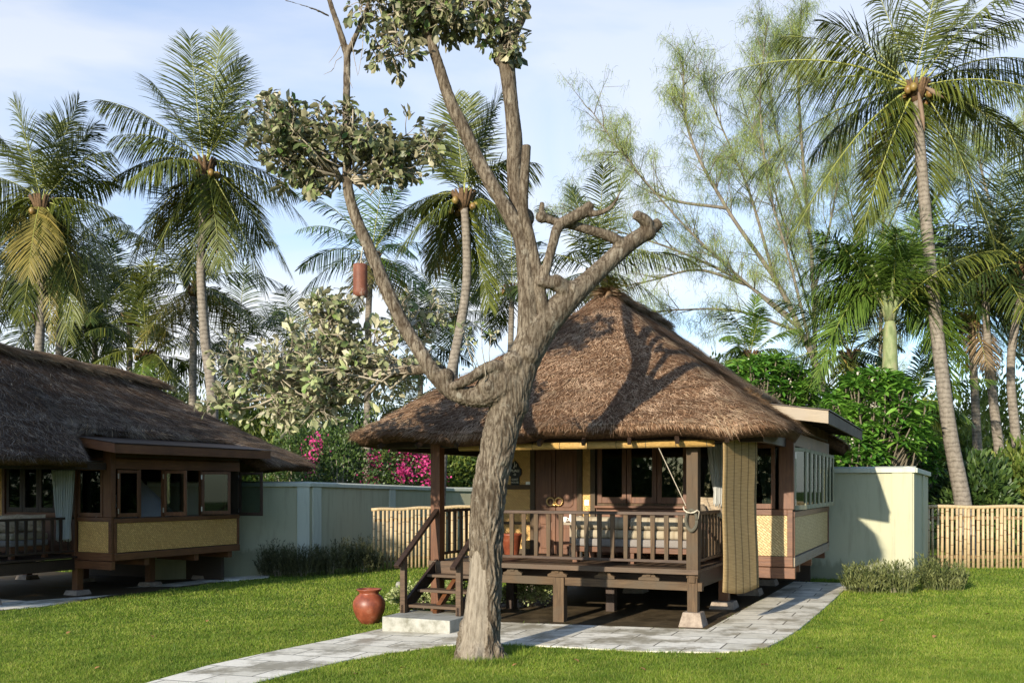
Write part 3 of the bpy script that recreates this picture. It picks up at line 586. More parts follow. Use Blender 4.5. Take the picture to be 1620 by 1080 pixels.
    # --- front wall, y=1.9
    Y=1.9
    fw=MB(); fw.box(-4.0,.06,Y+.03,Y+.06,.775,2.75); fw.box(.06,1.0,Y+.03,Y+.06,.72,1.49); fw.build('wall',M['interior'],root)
    def panel(x0,x1,z0,z1,mat,y=Y,name='woven_panel',fm=None):
        m=MB(); m.box(x0,x1,y,y+.02,z0,z1); return m.build(name,mat,root)
    panel(-3.97,-3.25,.86,1.86,M['weave_gold']); panel(-3.97,-3.25,1.94,2.66,M['weave_gold'])
    m=MB()
    for (a,b,c,d) in ((-4.0,-3.25,1.86,1.94),(-4.0,-3.25,1.27,1.315),(-4.0,-3.25,.775,.86),(-4.0,1.04,2.62,2.74),(-2.05,-.0,1.575,1.635)):
        m.box(a,b,Y-.03,Y+.03,c,d)
    for x in (-4.04,-3.24,-2.40,-2.17): m.box(x,x+.085,Y-.045,Y+.035,.775,2.62)
    m.build('wall_frame',M['red_wood'] if not right else M['grey_wood_v'],root,bevel=.004)
    panel(-2.315,-2.17,.80,2.6,M['weave_gold'])
    # door of two leaves
    dm=M['red_wood_v']
    for (x0,x1) in ((-3.15,-2.79),(-2.78,-2.41)):
        m=MB(); m.box(x0,x1,Y-.02,Y+.02,.79,2.60); d=m.build('door',dm,root,bevel=.004)
        for (z0,z1) in ((.88,1.22),(1.28,1.50),(1.56,2.5)):
            m=MB(); c=.05
            m.prism([(x0+.06+c,z0),(x1-.06-c,z0),(x1-.06,z0+c),(x1-.06,z1-c),(x1-.06-c,z1),(x0+.06+c,z1),(x0+.06,z1-c),(x0+.06,z0+c)],'y',Y-.034,Y-.021); m.build('door_panel',dm,d,bevel=.008)
    hd=MB()
    for x in (-2.86,-2.71):
        for k in range(14):
            a=2*math.pi*k/14; b=2*math.pi*(k+1)/14; hd.tube([(x+.065*math.cos(a),Y-.06,1.66+.065*math.sin(a)),(x+.065*math.cos(b),Y-.06,1.66+.065*math.sin(b))],.018,6)
    hd.lathe([(.03,0),(.034,.03),(.0,.05)],(-2.785,Y-.06,1.58),10); hd.build('door_knocker',M['brass'],d,smooth=True)
    # porch windows
    for (x0,x1) in ((-2.05,-1.56),(-1.55,-1.06),(-1.05,-.56),(-.55,-.06)):
        add_window(root,x0,x1,1.64,2.60,(0,Y-.005,0),0,M['red_wood_v'] if right else M['dark_wood_v'],fr=.075)
    m=MB(); m.box(-2.08,-.02,Y-.09,Y-.03,1.56,1.60); m.build('window_sill',M['red_wood'],root,bevel=.004)
    panel(-2.08,-.06,.80,1.56,M['red_wood'],name='wall_boards')
    m=MB(); m.box(-.05,.05,Y-.06,Y+.02,.60,2.64); m.build('corner_post',M['red_wood_v'],root,bevel=.005)
    # --- bay: short front face
    bx=1.04; wt=M['weave_tan'] if right else M['weave_gold']
    panel(.08,bx-.07,.86,1.47,wt)
    for q in ((.05,bx,Y-.03,Y+.03,.70,.855),(.05,bx-.082,Y-.028,Y+.03,1.475,1.56),(bx-.08,bx,Y-.035,Y+.03,.858,1.56),(.05,bx,Y-.032,Y+.03,2.56,2.74)):
        m=MB(); m.box(*q); m.build('bay_frame',M['red_wood'],root,bevel=.004)
    m=MB(); m.box(.06,bx+.04,Y-.07,Y+.03,.53,.69); m.build('bay_beam',M['red_wood'],root,bevel=.005)
    add_window(root,.08,.78,1.57,2.55,(0,Y,0),0,M['red_wood_v'],fr=.06)
    m=MB(); m.box(bx-.20,bx+.02,Y-.055,Y+.06,1.565,2.95); m.build('corner_post',M['red_wood_v'],root,bevel=.005)
    # --- bay: long side facing right
    m=MB(); m.box(bx-.02,bx,Y+.06,yb,.86,1.44); m.build('woven_panel',wt,root)
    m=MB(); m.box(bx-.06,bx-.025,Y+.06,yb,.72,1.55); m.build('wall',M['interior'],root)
    m=MB(); m.box(bx-.05,bx+.025,Y+.035,yb+.02,.70,.84); m.build('base_rail',M['pale_wood_y'] if right else M['red_wood_y'],root,bevel=.005)
    for q in ((bx-.05,bx+.02,Y+.035,yb+.02,1.445,1.53),(bx-.05,bx+.018,Y+.04,Y+.10,.845,1.44),(bx-.05,bx+.018,yb-.06,yb,.845,1.44),(bx-.05,bx+.015,Y+.065,yb+.02,2.52,2.72)):
        m=MB(); m.box(*q); m.build('bay_frame',M['red_wood_y'],root,bevel=.004)
    for y in (Y+.9,Y+2.3,yb-.25):
        m=MB(); m.box(-.1,bx-.03,y-.06,y+.06,.56,.70); m.build('joist',M['red_wood'],root)
    if right:
        nb=8; seg=(bayL-.2)/nb
        wm=M['sash_pale']
        for k in range(nb):
            y=Y+.12+k*seg
            add_window(root,0,seg-.03,1.55,2.50,(bx-.005,y,0),R(90-13),wm,fr=.055,hinges=True)
        for k in range(1,nb):
            mm=MB(); mm.box(bx-.06,bx+.055,Y+.10+k*seg-.026,Y+.10+k*seg+.004,1.535,2.515); mm.build('mullion',M['dark_wood_v'],root)
    else:
        ys_=[(0,.55,0),(.62,1.22,None),(1.22,1.75,-78),(1.75,2.30,None),(2.30,2.92,-38),(2.92,3.5,None)]
        for (a,b,ang) in ys_:
            if ang is None: continue
            lab={0:'closed reddish sash beside the bay corner'}.get(ang)
            add_window(root,0,b-a,1.56,2.50,(bx-.0,Y+.12+a,0),R(90)+R(ang),M['red_wood_v'],label=lab,fr=.06,hinges=True)
        add_window(root,0,.62,1.50,2.50,(bx+.0,yb+.02,0),R(8),M['dark_wood_v'],fr=.06,hinges=True)
        for a in (.58,1.22,1.75,2.30,3.05): mm=MB(); mm.box(bx-.06,bx-.01,Y+.12+a-.03,Y+.12+a+.03,1.535,2.515); mm.build('mullion',M['red_wood_v'],root)
    # interior: floor, far walls, ceiling
    m=MB(); m.box(-3.98,bx-.065,Y+.065,yb,.71,.775); m.build('floor',M['interior'],root)
    m=MB(); m.box(-4.0,bx-.03,yb-.0+.01,yb+.06,.70,2.9); m.build('rear_wall',M['interior'] if not right else M['dark_wood_v'],root)
    m=MB(); m.box(-4.02,-3.96,Y+.065,yb,.72,2.75); m.build('side_wall',M['weave_gold'],root)
    m=MB(); m.box(-3.95,bx-.0,Y+.065,yb,2.76,2.79); m.build('ceiling',M['interior'],root)
    m=MB(); m.box(-3.9,bx-.3,yb-.25,yb-.15,-.3,.70); m.build('underfloor_wall',M['interior'],root)  # dark plinth wall added so the space under the floor reads as shade
    # --- shed roof over the bay
    sx0,sz0,sx1,sz1=.05,3.22,1.60,2.99; y0=1.45
    m=MB(); m.prism([(sx0,sz0-.05),(sx1-.04,sz1-.055),(sx1-.04,sz1-.02),(sx0,sz0-.012)],'y',y0+.03,shed_end-.03); m.build('shed_roof',M['pale_wood_y'] if right else M['red_wood_y'],root)
    m=MB(); m.prism([(sx0+.2,sz0-.21),(sx1,sz1-.18),(sx1,sz1),(sx0+.2,sz0-.03)],'y',y0,y0+.028); m.build('fascia',M['pale_wood'] if right else M['red_wood'],root,bevel=.003)
    m=MB(); m.box(sx1-.035,sx1,y0+.032,shed_end,sz1-.18,sz1-.003); m.build('fascia',M['grey_wood_y'] if right else M['red_wood_y'],root,bevel=.003)
    m=MB(); m.prism([(sx0,sz0-.010),(sx1+.02,sz1+.006),(sx1+.02,sz1+.02),(sx0,sz0+.004)],'y',y0-.02,shed_end+.02); m.build('roof_edging',M['dark_wood'],root)
    for k in range(7):
        yy=y0+.35+k*(shed_end-y0-.7)/6; m=MB(); m.prism([(.3,sz0-.17),(sx1-.06,sz1-.14),(sx1-.06,sz1-.06),(.3,sz0-.10)],'y',yy-.03,yy+.03); m.build('rafter',M['dark_wood'],root)
    m=MB(); m.box(.25,bx-.01,Y-.015,Y+.02,2.745,3.02); m.build('gable_board',M['soffit_wood'],root); m=MB(); m.box(bx-.04,bx-.005,Y+.065,yb,2.725,3.02); m.build('gable_board',M['soffit_wood'],root)
    return root
M['grey_wood_y']=wood_mat('grey_wood_y',(.075,.055,.04),(.15,.12,.09),.75,'y')
M['sash_pale']=wood_mat('sash_pale',(.20,.19,.12),(.33,.32,.21),.6,'z')
HRo=bungalow(HR,'right'); HLo=bungalow(HL,'left')

# ------------------------------------------------------------------ things on and around the right bungalow
def at(h,x,y,z=0): return h2w(h,x,y,z)
def local_thing(h,name,label,cat,x,y,z,group=None,rz=0): return thing(name,label,cat,at(h,x,y,z),h['rz']+rz,group)
# stone step
t_=local_thing(HR,'stone_step','low pale stone step slab at the foot of the wooden stairs','step',-3.5,-1.15,0)
m=MB(); m.box(-.52,.55,-.38,.42,-.13,.098); m.build('slab',M['pale_stone'],t_,bevel=.012)
# rolled bamboo blind
def rolled(h,label,x0,x1,y,z,grp=None):
    t_=local_thing(h,'rolled_blind',label,'blind',x0,y,z,grp); L=x1-x0; m=MB()
    for k in range(14):
        a=2*math.pi*k/14; r=.040; m.tube([(0,r*math.cos(a),r*math.sin(a)),(L+random.uniform(-.02,.02),r*math.cos(a),r*math.sin(a))],.0125,6)
    m.tube([(0.01,0,0),(L-.01,0,0)],.036,10); m.build('bamboo_roll',M['bamboo_yellow'],t_,smooth=True)
    m=MB(); k=.35
    while k<L: 
        m.tube([(k,.056*math.cos(a),.056*math.sin(a)) for a in [2*math.pi*i/12 for i in range(13)]],.004,4); k+=.42
    m.build('tie_cord',M['rope'],t_); 
    return t_
t_=rolled(HR,'long yellow bamboo blind rolled up under the front eave of the sunlit bungalow',-3.45,.34,-.28,2.485)
m=MB(); m.tube([(3.03,.0,-.03),(3.36,.22,-.84)],.005,5); m.build('pull_cord',M['rope_pale'],t_)
# hanging blind on the right side
t_=local_thing(HR,'hanging_blind','unrolled brown bamboo blind hanging down at the right side of the porch','blind',.5,-.45,.53,rz=R(-17))
V=[];Fs=[];nu,nv=14,30
for j in range(nv+1):
    for i in range(nu+1):
        u=i/nu;v=j/nv; V.append((.015*math.sin(u*5+v*2)*(1-v)+.008*math.sin(v*9)+.05*(1-v)**3*u, u*.93, v*2.1+.05*math.sin(math.pi*u)*(-1)*(1-v)**3))
for j in range(nv):
    for i in range(nu): a=j*(nu+1)+i; Fs.append((a,a+1,a+nu+2,a+nu+1))
m=MB(); m.add(V,Fs); o=m.build('bamboo_sheet',M['blind'],t_,smooth=True); md=o.modifiers.new('thick','SOLIDIFY'); md.thickness=.008
# rope coil on the post
t_=local_thing(HR,'rope_coil','coil of dark rope with pale loose ends hung on the right porch post','rope',0,-.10,1.47)
m=MB()
for q in range(5):
    rx,rz_=.06+.006*q,.125+.007*q; m.tube([(rx*math.cos(2*math.pi*k/22),-.015-.008*(q%3)+.01*math.sin(k),-.02+rz_*math.sin(2*math.pi*k/22)) for k in range(23)],.010,6)
m.build('coil',M['rope'],t_,smooth=True)
for s_ in (-1,1):
    m=MB(); m.tube([(0,-.05,.08),(s_*.05,-.06,.09),(s_*.09,-.05,.12),(s_*.11,-.03,.10 if s_>0 else .16),(s_*.10,-.03,.0 if s_>0 else .17)],[.012,.012,.010,.008,.004],6); m.build('rope_end',M['rope_pale'],t_,smooth=True)
# daybed with bolster
def soft_box(m,x0,x1,y0,y1,z0,z1,r=.05,n=5):
    pts=[]
    for (cy,cz,a0) in ((y1-r,z1-r,0),(y0+r,z1-r,90),(y0+r,z0+r,180),(y1-r,z0+r,270)):
        for k in range(n): a=R(a0+90*k/(n-1)); pts.append((cy+r*math.cos(a),cz+r*math.sin(a)))
    N=len(pts); xs_=[x0,x0+r*.35,x0+r,x1-r,x1-r*.35,x1]; sc=[.55,.88,1,1,.88,.55]; cy,cz=(y0+y1)/2,(z0+z1)/2; V=[];F_=[]
    ex=lambda v,c,s_,h_: c+(v-c)*s_ if abs(v-c)>h_ else v
    for x,s_ in zip(xs_,sc):
        for (a,b) in pts: V.append((x,cy+(a-cy)*(1-(1-s_)*r/((y1-y0)/2)),cz+(b-cz)*(1-(1-s_)*r/((z1-z0)/2))))
    for i in range(5):
        for k in range(N): F_.append((i*N+k,i*N+(k+1)%N,(i+1)*N+(k+1)%N,(i+1)*N+k))
    F_+= [tuple(range(N-1,-1,-1)),tuple(5*N+k for k in range(N))]; m.add(V,F_)
def daybed(h,label,x0,x1):
    t_=local_thing(h,'daybed',label,'daybed',x0,.55,.776); L=x1-x0; m=MB(); m.box(0,L,0,.85,.16,.24); m.build('frame',M['red_wood'],t_,bevel=.006)
    for x in (.06,L/2,L-.06):
        for y in (.06,.79): m=MB(); m.box(x-.045,x+.045,y-.04,y+.04,0,.16); m.build('leg',M['red_wood_v'],t_)
    m=MB(); soft_box(m,.01,L-.01,.0,.84,.242,.36,.03); m.build('base_mattress',M['cloth_grey'],t_,smooth=True)
    m=MB(); soft_box(m,.01,L-.01,.02,.84,.362,.49,.045); m.build('mattress',M['cloth_beige'],t_,smooth=True); return t_
daybed(HR,'low daybed with beige mattress behind the sunlit front railing',-2.0,-.14)
def bolster(h,label,x0,x1,y,z,r=.095,mat='cloth_beige'):
    t_=local_thing(h,'bolster',label,'cushion',x0,y,z); m=MB(); L=x1-x0
    m.tube([(0,0,0),(.02,0,0),(.05,0,0),(L-.05,0,0),(L-.02,0,0),(L,0,0)],[r*.6,r*.93,r,r,r*.93,r*.6],20); m.build('cover',M[mat],t_,smooth=True)
    m=MB(); m.tube([(.05,0,0),(.058,0,0)],r*1.02,20); m.tube([(L-.058,0,0),(L-.05,0,0)],r*1.02,20); m.build('piping',M['cloth_tan'],t_); return t_
bolster(HR,'long round beige bolster lying on the daybed nearest the stairs side',-1.98,-1.12,.66,1.362); bolster(HR,'round beige bolster on the daybed beside the right porch post',-1.10,-.16,.66,1.362)
def cushion(h,label,x,y,z,w_,hh,th,tilt=0,rz=0,mat='cloth_tan',group=None):
    t_=local_thing(h,'cushion',label,'cushion',x,y,z,group,rz); n=10; V=[];F_=[]
    for s_ in (-1,1):
        for j in range(n+1):
            for i in range(n+1):
                u=i/n*2-1;v=j/n*2-1; e=(1-u**4)*(1-v**4); pin=1-.08*(1-abs(u*v))
                x_=u*w_/2*pin; z_=v*hh/2*pin+hh/2; y_=s_*th/2*math.sqrt(max(e,0))+.008*math.sin(7*u+3*v)
                V.append((x_,y_*math.cos(tilt)+z_*math.sin(tilt),z_*math.cos(tilt)))
    k=(n+1)**2
    for j in range(n):
        for i in range(n):
            a=j*(n+1)+i; F_.append((a,a+1,a+n+2,a+n+1)); F_.append((k+a+n+1,k+a+n+2,k+a+1,k+a))
    m=MB(); m.add(V,F_); m.build('cover',M[mat],t_,smooth=True); return t_
cushion(HR,'crumpled tan cushion in the right corner of the sunlit porch',-.12,1.5,1.42,.42,.34,.14,.2,R(20)); cushion(HR,'tan cushion squeezed against the right corner post of the sunlit porch',-.16,1.15,1.36,.40,.30,.14,.3,R(70))
# side table with crockery
t_=local_thing(HR,'side_table','small pale wooden table between the door and the daybed','table',-2.42,1.1,.776)
m=MB(); m.box(0,.40,0,.5,.53,.565); m.build('tabletop',M['pale_wood'],t_,bevel=.005)
for x in (.03,.37):
    for y in (.03,.47): m=MB(); m.box(x-.02,x+.02,y-.02,y+.02,0,.53); m.build('leg',M['pale_wood'],t_)
m=MB(); m.box(.02,.38,.02,.48,.2,.22); m.build('shelf',M['red_wood'],t_)
for (x,y,r,hh,lab) in ((.07,.1,.035,.09,'small white cup at the left side of the porch table'),(.18,.12,.045,.13,'white teapot-sized jar in the middle of the porch table'),(.30,.15,.035,.10,'small white cup at the right side of the porch table')):
    c=local_thing(HR,'cup',lab,'cup',-2.42+x,1.1+y,1.341); m=MB(); m.lathe([(r*.6,0),(r,.03),(r,hh),(r*.8,hh),(r*.8,.03)],n=14); m.build('bowl',M['white'],c,smooth=True)
    m=MB(); m.tube([(r*.9,0,hh*.8),(r+.03,0,hh*.7),(r+.025,0,hh*.35),(r*.9,0,hh*.3)],.006,5); m.build('handle',M['white'],c,smooth=True)
def pot(name,label,cat,loc,prof,mat='terracotta'):
    t_=thing(name,label,cat,loc); m=MB(); m.lathe(prof,n=36); m.build('body',M[mat],t_,smooth=True); return t_
pp=at(HR,-3.3,1.25,.776)
t_=pot('flower_pot','orange tapered flower pot on the porch deck below the woven wall','pot',pp,[(.10,0),(.115,.02),(.165,.33),(.185,.345),(.185,.37),(.165,.37),(.15,.33),(.11,.2)])
m=MB(); m.lathe([(.0,.30),(.155,.31)][::-1],n=24); m.build('soil',M['soil'],t_)
pg=G(584,986)
t_=pot('clay_jar','round glossy terracotta jar standing on the lawn left of the stone step','jar',pg,[(.10,0),(.125,.012),(.19,.10),(.232,.20),(.243,.28),(.235,.34),(.195,.405),(.15,.44),(.142,.455),(.15,.475),(.185,.505),(.192,.515),(.18,.52),(.14,.49),(.13,.455),(.15,.42),(.19,.38)])
# sign, switches
t_=local_thing(HR,'sign_board','black carved name board with small white lettering on the woven wall','sign',-3.52,1.885,1.93)
m=MB(); m.prism([(-.075,0),(.075,0),(.08,.13),(.075,.14),(.12,.18),(.12,.27),(.075,.31),(.05,.37),(.0,.42),(-.05,.37),(-.075,.31),(-.12,.27),(-.12,.18),(-.075,.14),(-.08,.13)],'y',-.02,.0); o=m.build('board',M['black'],t_,bevel=.004)
def text(body,size,x,z,parent,y=-.024,mat='sign_white',name='lettering'):
    cu=bpy.data.curves.new(name,'FONT'); cu.body=body; cu.size=size; cu.align_x='CENTER'; cu.extrude=.001
    tmp=bpy.data.objects.new('tmp',cu); COL.objects.link(tmp); dg=bpy.context.evaluated_depsgraph_get(); dg.update()
    me=bpy.data.meshes.new_from_object(tmp.evaluated_get(dg)); bpy.data.objects.remove(tmp)
    me.name=name; me.materials.clear(); me.materials.append(M[mat]); o=bpy.data.objects.new(name,me); link(o,parent); o.location=(x,y,z); o.rotation_euler=(R(90),0,0); return o
text('PUALI',.062,0,.225,t_); text('O',.05,0,.165,t_); text('GUEST',.042,0,.085,t_); text('HOUSE',.042,0,.035,t_)
m=MB(); m.tube([(-.02,-.024,.29),(-.005,-.024,.33),(.02,-.024,.31),(.03,-.024,.36)],.008,5); m.tube([(.0,-.024,.33),(-.01,-.024,.37),(.0,-.024,.39)],.006,5); m.build('emblem',M['sign_white'],t_)
for (x,z,l) in ((-3.29,1.90,'small white switch plate below the black name board'),(-2.24,1.60,'small white switch plate between the door and the porch windows')):
    t_=local_thing(HR,'switch_plate',l,'switch',x,1.898,z); m=MB(); m.box(-.038,.038,-.014,0,0,.09); m.build('plate',M['white'],t_,bevel=.003); m=MB(); m.box(-.015,.015,-.019,-.015,.03,.06); m.build('rocker',M['sign_white'],t_)
# curtains
def curtain(h,label,x,y,z0,z1,w_,rz=0,tie=.4,name='curtain'):
    t_=local_thing(h,name,label,'curtain',x,y,z0,rz=rz); V=[];F_=[];nu,nv=48,26; hh=z1-z0
    for j in range(nv+1):
        v=j/nv; wd=w_*(tie+(1-tie)*abs(v-.25)**.7) if v>.25 else w_*(tie+.25*(.25-v))
        for i in range(nu+1):
            u=i/nu-.5; V.append((u*wd,.05*math.sin(i*1.15+.3*math.sin(v*4))*(.5+.5*wd/w_)+.008*math.sin(i*3.1),v*hh+(0.03*math.sin(i*.7) if j==0 else 0)))
    for j in range(nv):
        for i in range(nu): a=j*(nu+1)+i; F_.append((a,a+1,a+nu+2,a+nu+1))
    m=MB(); m.add(V,F_); o=m.build('fabric',M['cloth_white'],t_,smooth=True); md=o.modifiers.new('thick','SOLIDIFY'); md.thickness=.004
    m=MB(); m.tube([(-w_*.5,0,hh+.01),(w_*.5,0,hh+.01)],.012,8); m.build('rod',M['dark_wood'],t_)
curtain(HR,'white curtain gathered beside the hanging blind of the sunlit porch',.02,1.55,1.62,2.55,.45,R(40)); curtain(HR,'white curtain inside the bay window of the sunlit bungalow',.62,2.15,1.58,2.5,.34)
curtain(HL,'white curtain tied at the porch corner of the shaded bungalow',.0,1.62,1.10,2.5,.50,R(30),.55)
# left bungalow furniture
daybed(HL,'dark daybed behind the railing of the shaded bungalow',-2.0,-.14)
cushion(HL,'grey cushion propped on the daybed of the shaded bungalow, nearest the white curtain',-.33,1.10,1.27,.62,.36,.16,.15,R(20),'cloth_tan'); cushion(HL,'grey cushion propped on the daybed of the shaded bungalow, at the edge of the picture',-.55,.62,1.27,.62,.36,.16,.15,R(30),'cloth_tan')
t_=local_thing(HL,'mosquito_net','white peaked mosquito net over the bed inside the shaded bungalow','net',-.9,4.3,1.35); m=MB(); m.lathe([(.95,0),(.8,.25),(.45,.62),(.15,.92),(.04,1.1),(.0,1.12)],n=20); m.build('fabric',M['cloth_white'],t_,smooth=True)
t_=local_thing(HL,'bed','low wooden bed under the mosquito net in the shaded bungalow','bed',-1.6,3.5,.776); m=MB(); m.box(0,1.7,0,1.7,.15,.40); m.build('frame',M['red_wood'],t_,bevel=.01); m=MB(); soft_box(m,.02,1.68,.02,1.68,.41,.60,.05); m.build('mattress',M['cloth_white'],t_,smooth=True)
for x in (.06,1.64):
    for y in (.06,1.64): m=MB(); m.box(x-.04,x+.04,y-.04,y+.04,0,.15); m.build('leg',M['red_wood_v'],t_)
t_=local_thing(HL,'chair','wooden chair by the open bay window of the shaded bungalow','chair',.15,2.55,.776,rz=R(40))
m=MB(); m.box(-.22,.22,-.22,.22,.42,.46); m.build('seat',M['red_wood'],t_)
m=MB(); m.box(-.22,.22,.20,.23,.72,.95); m.box(-.22,-.18,.2,.23,.46,.72); m.box(.18,.22,.2,.23,.46,.72); m.build('backrest',M['red_wood'],t_)
for x in (-.2,.2):
    for y in (-.2,.2): m=MB(); m.box(x-.02,x+.02,y-.02,y+.02,0,.42); m.build('leg',M['red_wood_v'],t_)

# ------------------------------------------------------------------ garden walls
def wall_run(name,label,pts,ztop,mat,pillars=(),thick=.22,cop=.11,oh=.06):
    a=Vector(pts[0]); t_=thing(name,label,'wall',(a.x,a.y,0)); side_pts=[Vector((p[0]-a.x,p[1]-a.y,0)) for p in pts]
    for i in range(len(pts)-1):
        p,q=side_pts[i],side_pts[i+1]; z1a,z1b=ztop[i],ztop[i+1]; d=(q-p).normalized(); nn=Vector((-d.y,d.x,0)); 
        if nn.y<0: nn=-nn
        m=MB(); v=[]
        for (c,zz) in ((p,z1a),(q,z1b)):
            zb=zt(c.x+a.x)-.1
            for (off) in (0,thick): v+= [c+nn*off+Vector((0,0,zb)),c+nn*off+Vector((0,0,zz-cop))]
        m.add(v,[(0,1,5,4),(3,2,6,7),(1,3,7,5),(0,2,3,1),(4,5,7,6)]); m.build('wall_panel',mat,t_)
        m=MB(); v=[]; p2=p-d*(.0 if i else oh*.5); q2=q+d*oh*.5
        for (c,zz) in ((p2,z1a),(q2,z1b)):
            for off in (-oh,thick+oh): v+= [c+nn*off+Vector((0,0,zz-cop+.002)),c+nn*off+Vector((0,0,zz-.02)),]
            v.append(c+nn*thick/2+Vector((0,0,zz+.015)))
        m.add(v,[(0,1,6,5),(1,4,9,6),(4,3,8,9),(3,2,7,8),(2,0,5,7),(0,2,3,4,1),(5,6,9,8,7)]); m.build('coping',M['wall_coping'],t_,bevel=.008)
    for (i,f,wd) in pillars:
        p,q=side_pts[i],side_pts[i+1]; d=(q-p).normalized(); nn=Vector((-d.y,d.x,0)); nn=-nn if nn.y>0 else nn; c=p+(q-p)*f; zz=ztop[i]+(ztop[i+1]-ztop[i])*f
        m=MB(); v=[c+d*s1*wd/2+nn*o_+Vector((0,0,z_)) for z_ in (zt(c.x+a.x)-.1,zz-cop-.002) for (s1,o_) in ((-1,-.01),(1,-.01),(1,.035),(-1,.035))]
        m.add(v,[(0,3,2,1),(4,5,6,7),(0,1,5,4),(1,2,6,5),(2,3,7,6),(3,0,4,7)]); m.build('pillar',M['wall_coping'] if mat is M['wall_sage'] else mat,t_,bevel=.004)
    return t_
c0=Vector((7.60,18.40)); u_=Vector((-.91,.4147)); v_=Vector((.4147,.91))
p_l=c0+u_*3.2; p_b=c0+Vector((.46,.888))*3.3; 
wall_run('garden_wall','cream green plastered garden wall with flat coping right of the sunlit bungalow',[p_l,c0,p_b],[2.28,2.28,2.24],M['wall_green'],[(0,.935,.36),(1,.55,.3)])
m=MB()
wc=Vector((-4.98,23.9)); wa=Vector((-8.4,22.5)); wb=W(716,770,30)
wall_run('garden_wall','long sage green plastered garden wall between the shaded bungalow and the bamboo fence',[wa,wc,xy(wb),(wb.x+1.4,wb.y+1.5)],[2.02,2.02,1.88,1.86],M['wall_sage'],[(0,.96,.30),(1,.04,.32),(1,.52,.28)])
# small drilled marks on the right wall
# ------------------------------------------------------------------ bamboo fences
def fence(label,p,q,h_,pitch,seedn):
    random.seed(seedn); p=Vector((p[0],p[1],0)); q=Vector((q[0],q[1],0)); L=(q-p).length; d=(q-p)/L
    t_=thing('bamboo_fence',label,'fence',(p.x,p.y,0)); k=0; x=0.03
    canes=[]
    while x<L:
        r=random.uniform(.026,.040); g=zt(p.x+d.x*x); y=random.uniform(-.01,.01); lean=random.uniform(-.012,.012)
        m=MB(); pts=[];rad=[];z=g-.02; top=g+h_-.03; 
        m.tube([d*x+Vector((0,y,z)),d*(x+lean)+Vector((0,y,top))],[r,r*.92],9,mi=0)
        z=g+random.uniform(.02,.3)
        while z<top-.05:
            m.tube([d*(x+lean*(z-g)/h_)+Vector((0,y,z-.010)),d*(x+lean*(z-g)/h_)+Vector((0,y,z)),d*(x+lean*(z-g)/h_)+Vector((0,y,z+.010))],[r*1.03,r*1.13,r*1.03],9,cap=False,mi=1); z+=random.uniform(.2,.34)
        canes.append(m.build('bamboo_cane',[M['bamboo_pale'],M['node_brown']],t_,smooth=True))
        x+=pitch*random.uniform(.85,1.18); k+=1
    m=MB(); n=24; m.tube([d*(-.04+(L+.08)*i/n)+Vector((0,0,zt(p.x+d.x*L*i/n)+h_+.012*math.sin(i*1.3))) for i in range(n+1)],.042,9); m.build('top_rail',M['bamboo_pale'],t_,smooth=True)
    m=MB(); m.beam(d*0+Vector((0,.07,zt(p.x)+h_*.82)),d*L+Vector((0,.07,zt(q.x)+h_*.82)),.04,.07); m.beam(d*0+Vector((0,.07,zt(p.x)+.25)),d*L+Vector((0,.07,zt(q.x)+.25)),.04,.07); m.build('back_rail',M['node_brown'],t_)
    return t_
fl=W(1467,803,21.6); fence('bamboo fence of pale upright canes right of the cream garden wall',xy(fl),(fl.x+7.2,21.5),1.36,.098,3)
fa=G(590,901); fence('bamboo fence of pale upright canes behind the wooden stairs',xy(fa),(fa.x+4.6,fa.y+1.2),1.50,.100,4)

# ------------------------------------------------------------------ shrubs
def spiky_bush(name,label,c,rx,ry,hh,n,mat,group=None,leafL=.07):
    n=int(n*(.55 if 'middle' in label else 1))
    t_=thing(name,label,'shrub',c,0,group); st=[];
    base=np.stack([rng.uniform(-1,1,n)*rx,rng.uniform(-1,1,n)*ry,np.zeros(n)],1); k=(base[:,0]/rx)**2+(base[:,1]/ry)**2<1; base=base[k]; n=len(base)
    D=nrm(np.stack([base[:,0]/rx*.25+rng.normal(0,.12,n),base[:,1]/ry*.2+rng.normal(0,.12,n),np.ones(n)],1)); L=hh*rng.uniform(.5,1.18,n)*(1+.18*np.sin(base[:,0]*9+c[0]*3))*(1-.35*(np.abs(base[:,0])/rx)**3)
    V,T=ribbons(base,D,L,np.full(n,.006),.02,2,taper=False); parts=[(V,T,0)]
    m_=16; f=rng.uniform(.25,1.0,(n,m_)); P=(base[:,None]+D[:,None]*(L[:,None]*f)[...,None]).reshape(-1,3); Dn=nrm(np.repeat(D,m_,0)*1.1+rdir(len(P))*.75)
    parts.append((*leaves(P,Dn,rdir(len(P)),rng.uniform(.6,1.2,len(P))*leafL,rng.uniform(.12,.2,len(P))*leafL*1.3,.1,True),0))
    v,t2,mi=merge(parts); np_obj('foliage',v,t2,[mat,M['twig']],t_,mi); m=MB()
    for k in range(5): m.tube([(random.uniform(-.3,.3)*rx,0,-.02),(random.uniform(-.6,.6)*rx,random.uniform(-.4,.4)*ry,hh*.5)],[.012,.006],5)
    m.build('stem',M['twig'],t_); return t_
grp='spiky shrubs along the long sage garden wall'
for i,(px,py,rx,hh,lab) in enumerate(((440,911,.42,.66,'spiky dark shrub nearest the shaded bungalow by the sage wall'),(478,911,.45,.62,'spiky dark shrub at the corner pillar of the sage wall'),(528,908,.45,.70,'spiky dark shrub right of the corner pillar of the sage wall'),(575,905,.40,.66,'spiky dark shrub where the sage wall meets the bamboo fence'))):
    spiky_bush('spiky_shrub',lab,G(px,py),rx,.3,hh,230,M['hedge_dark'],grp,.09)
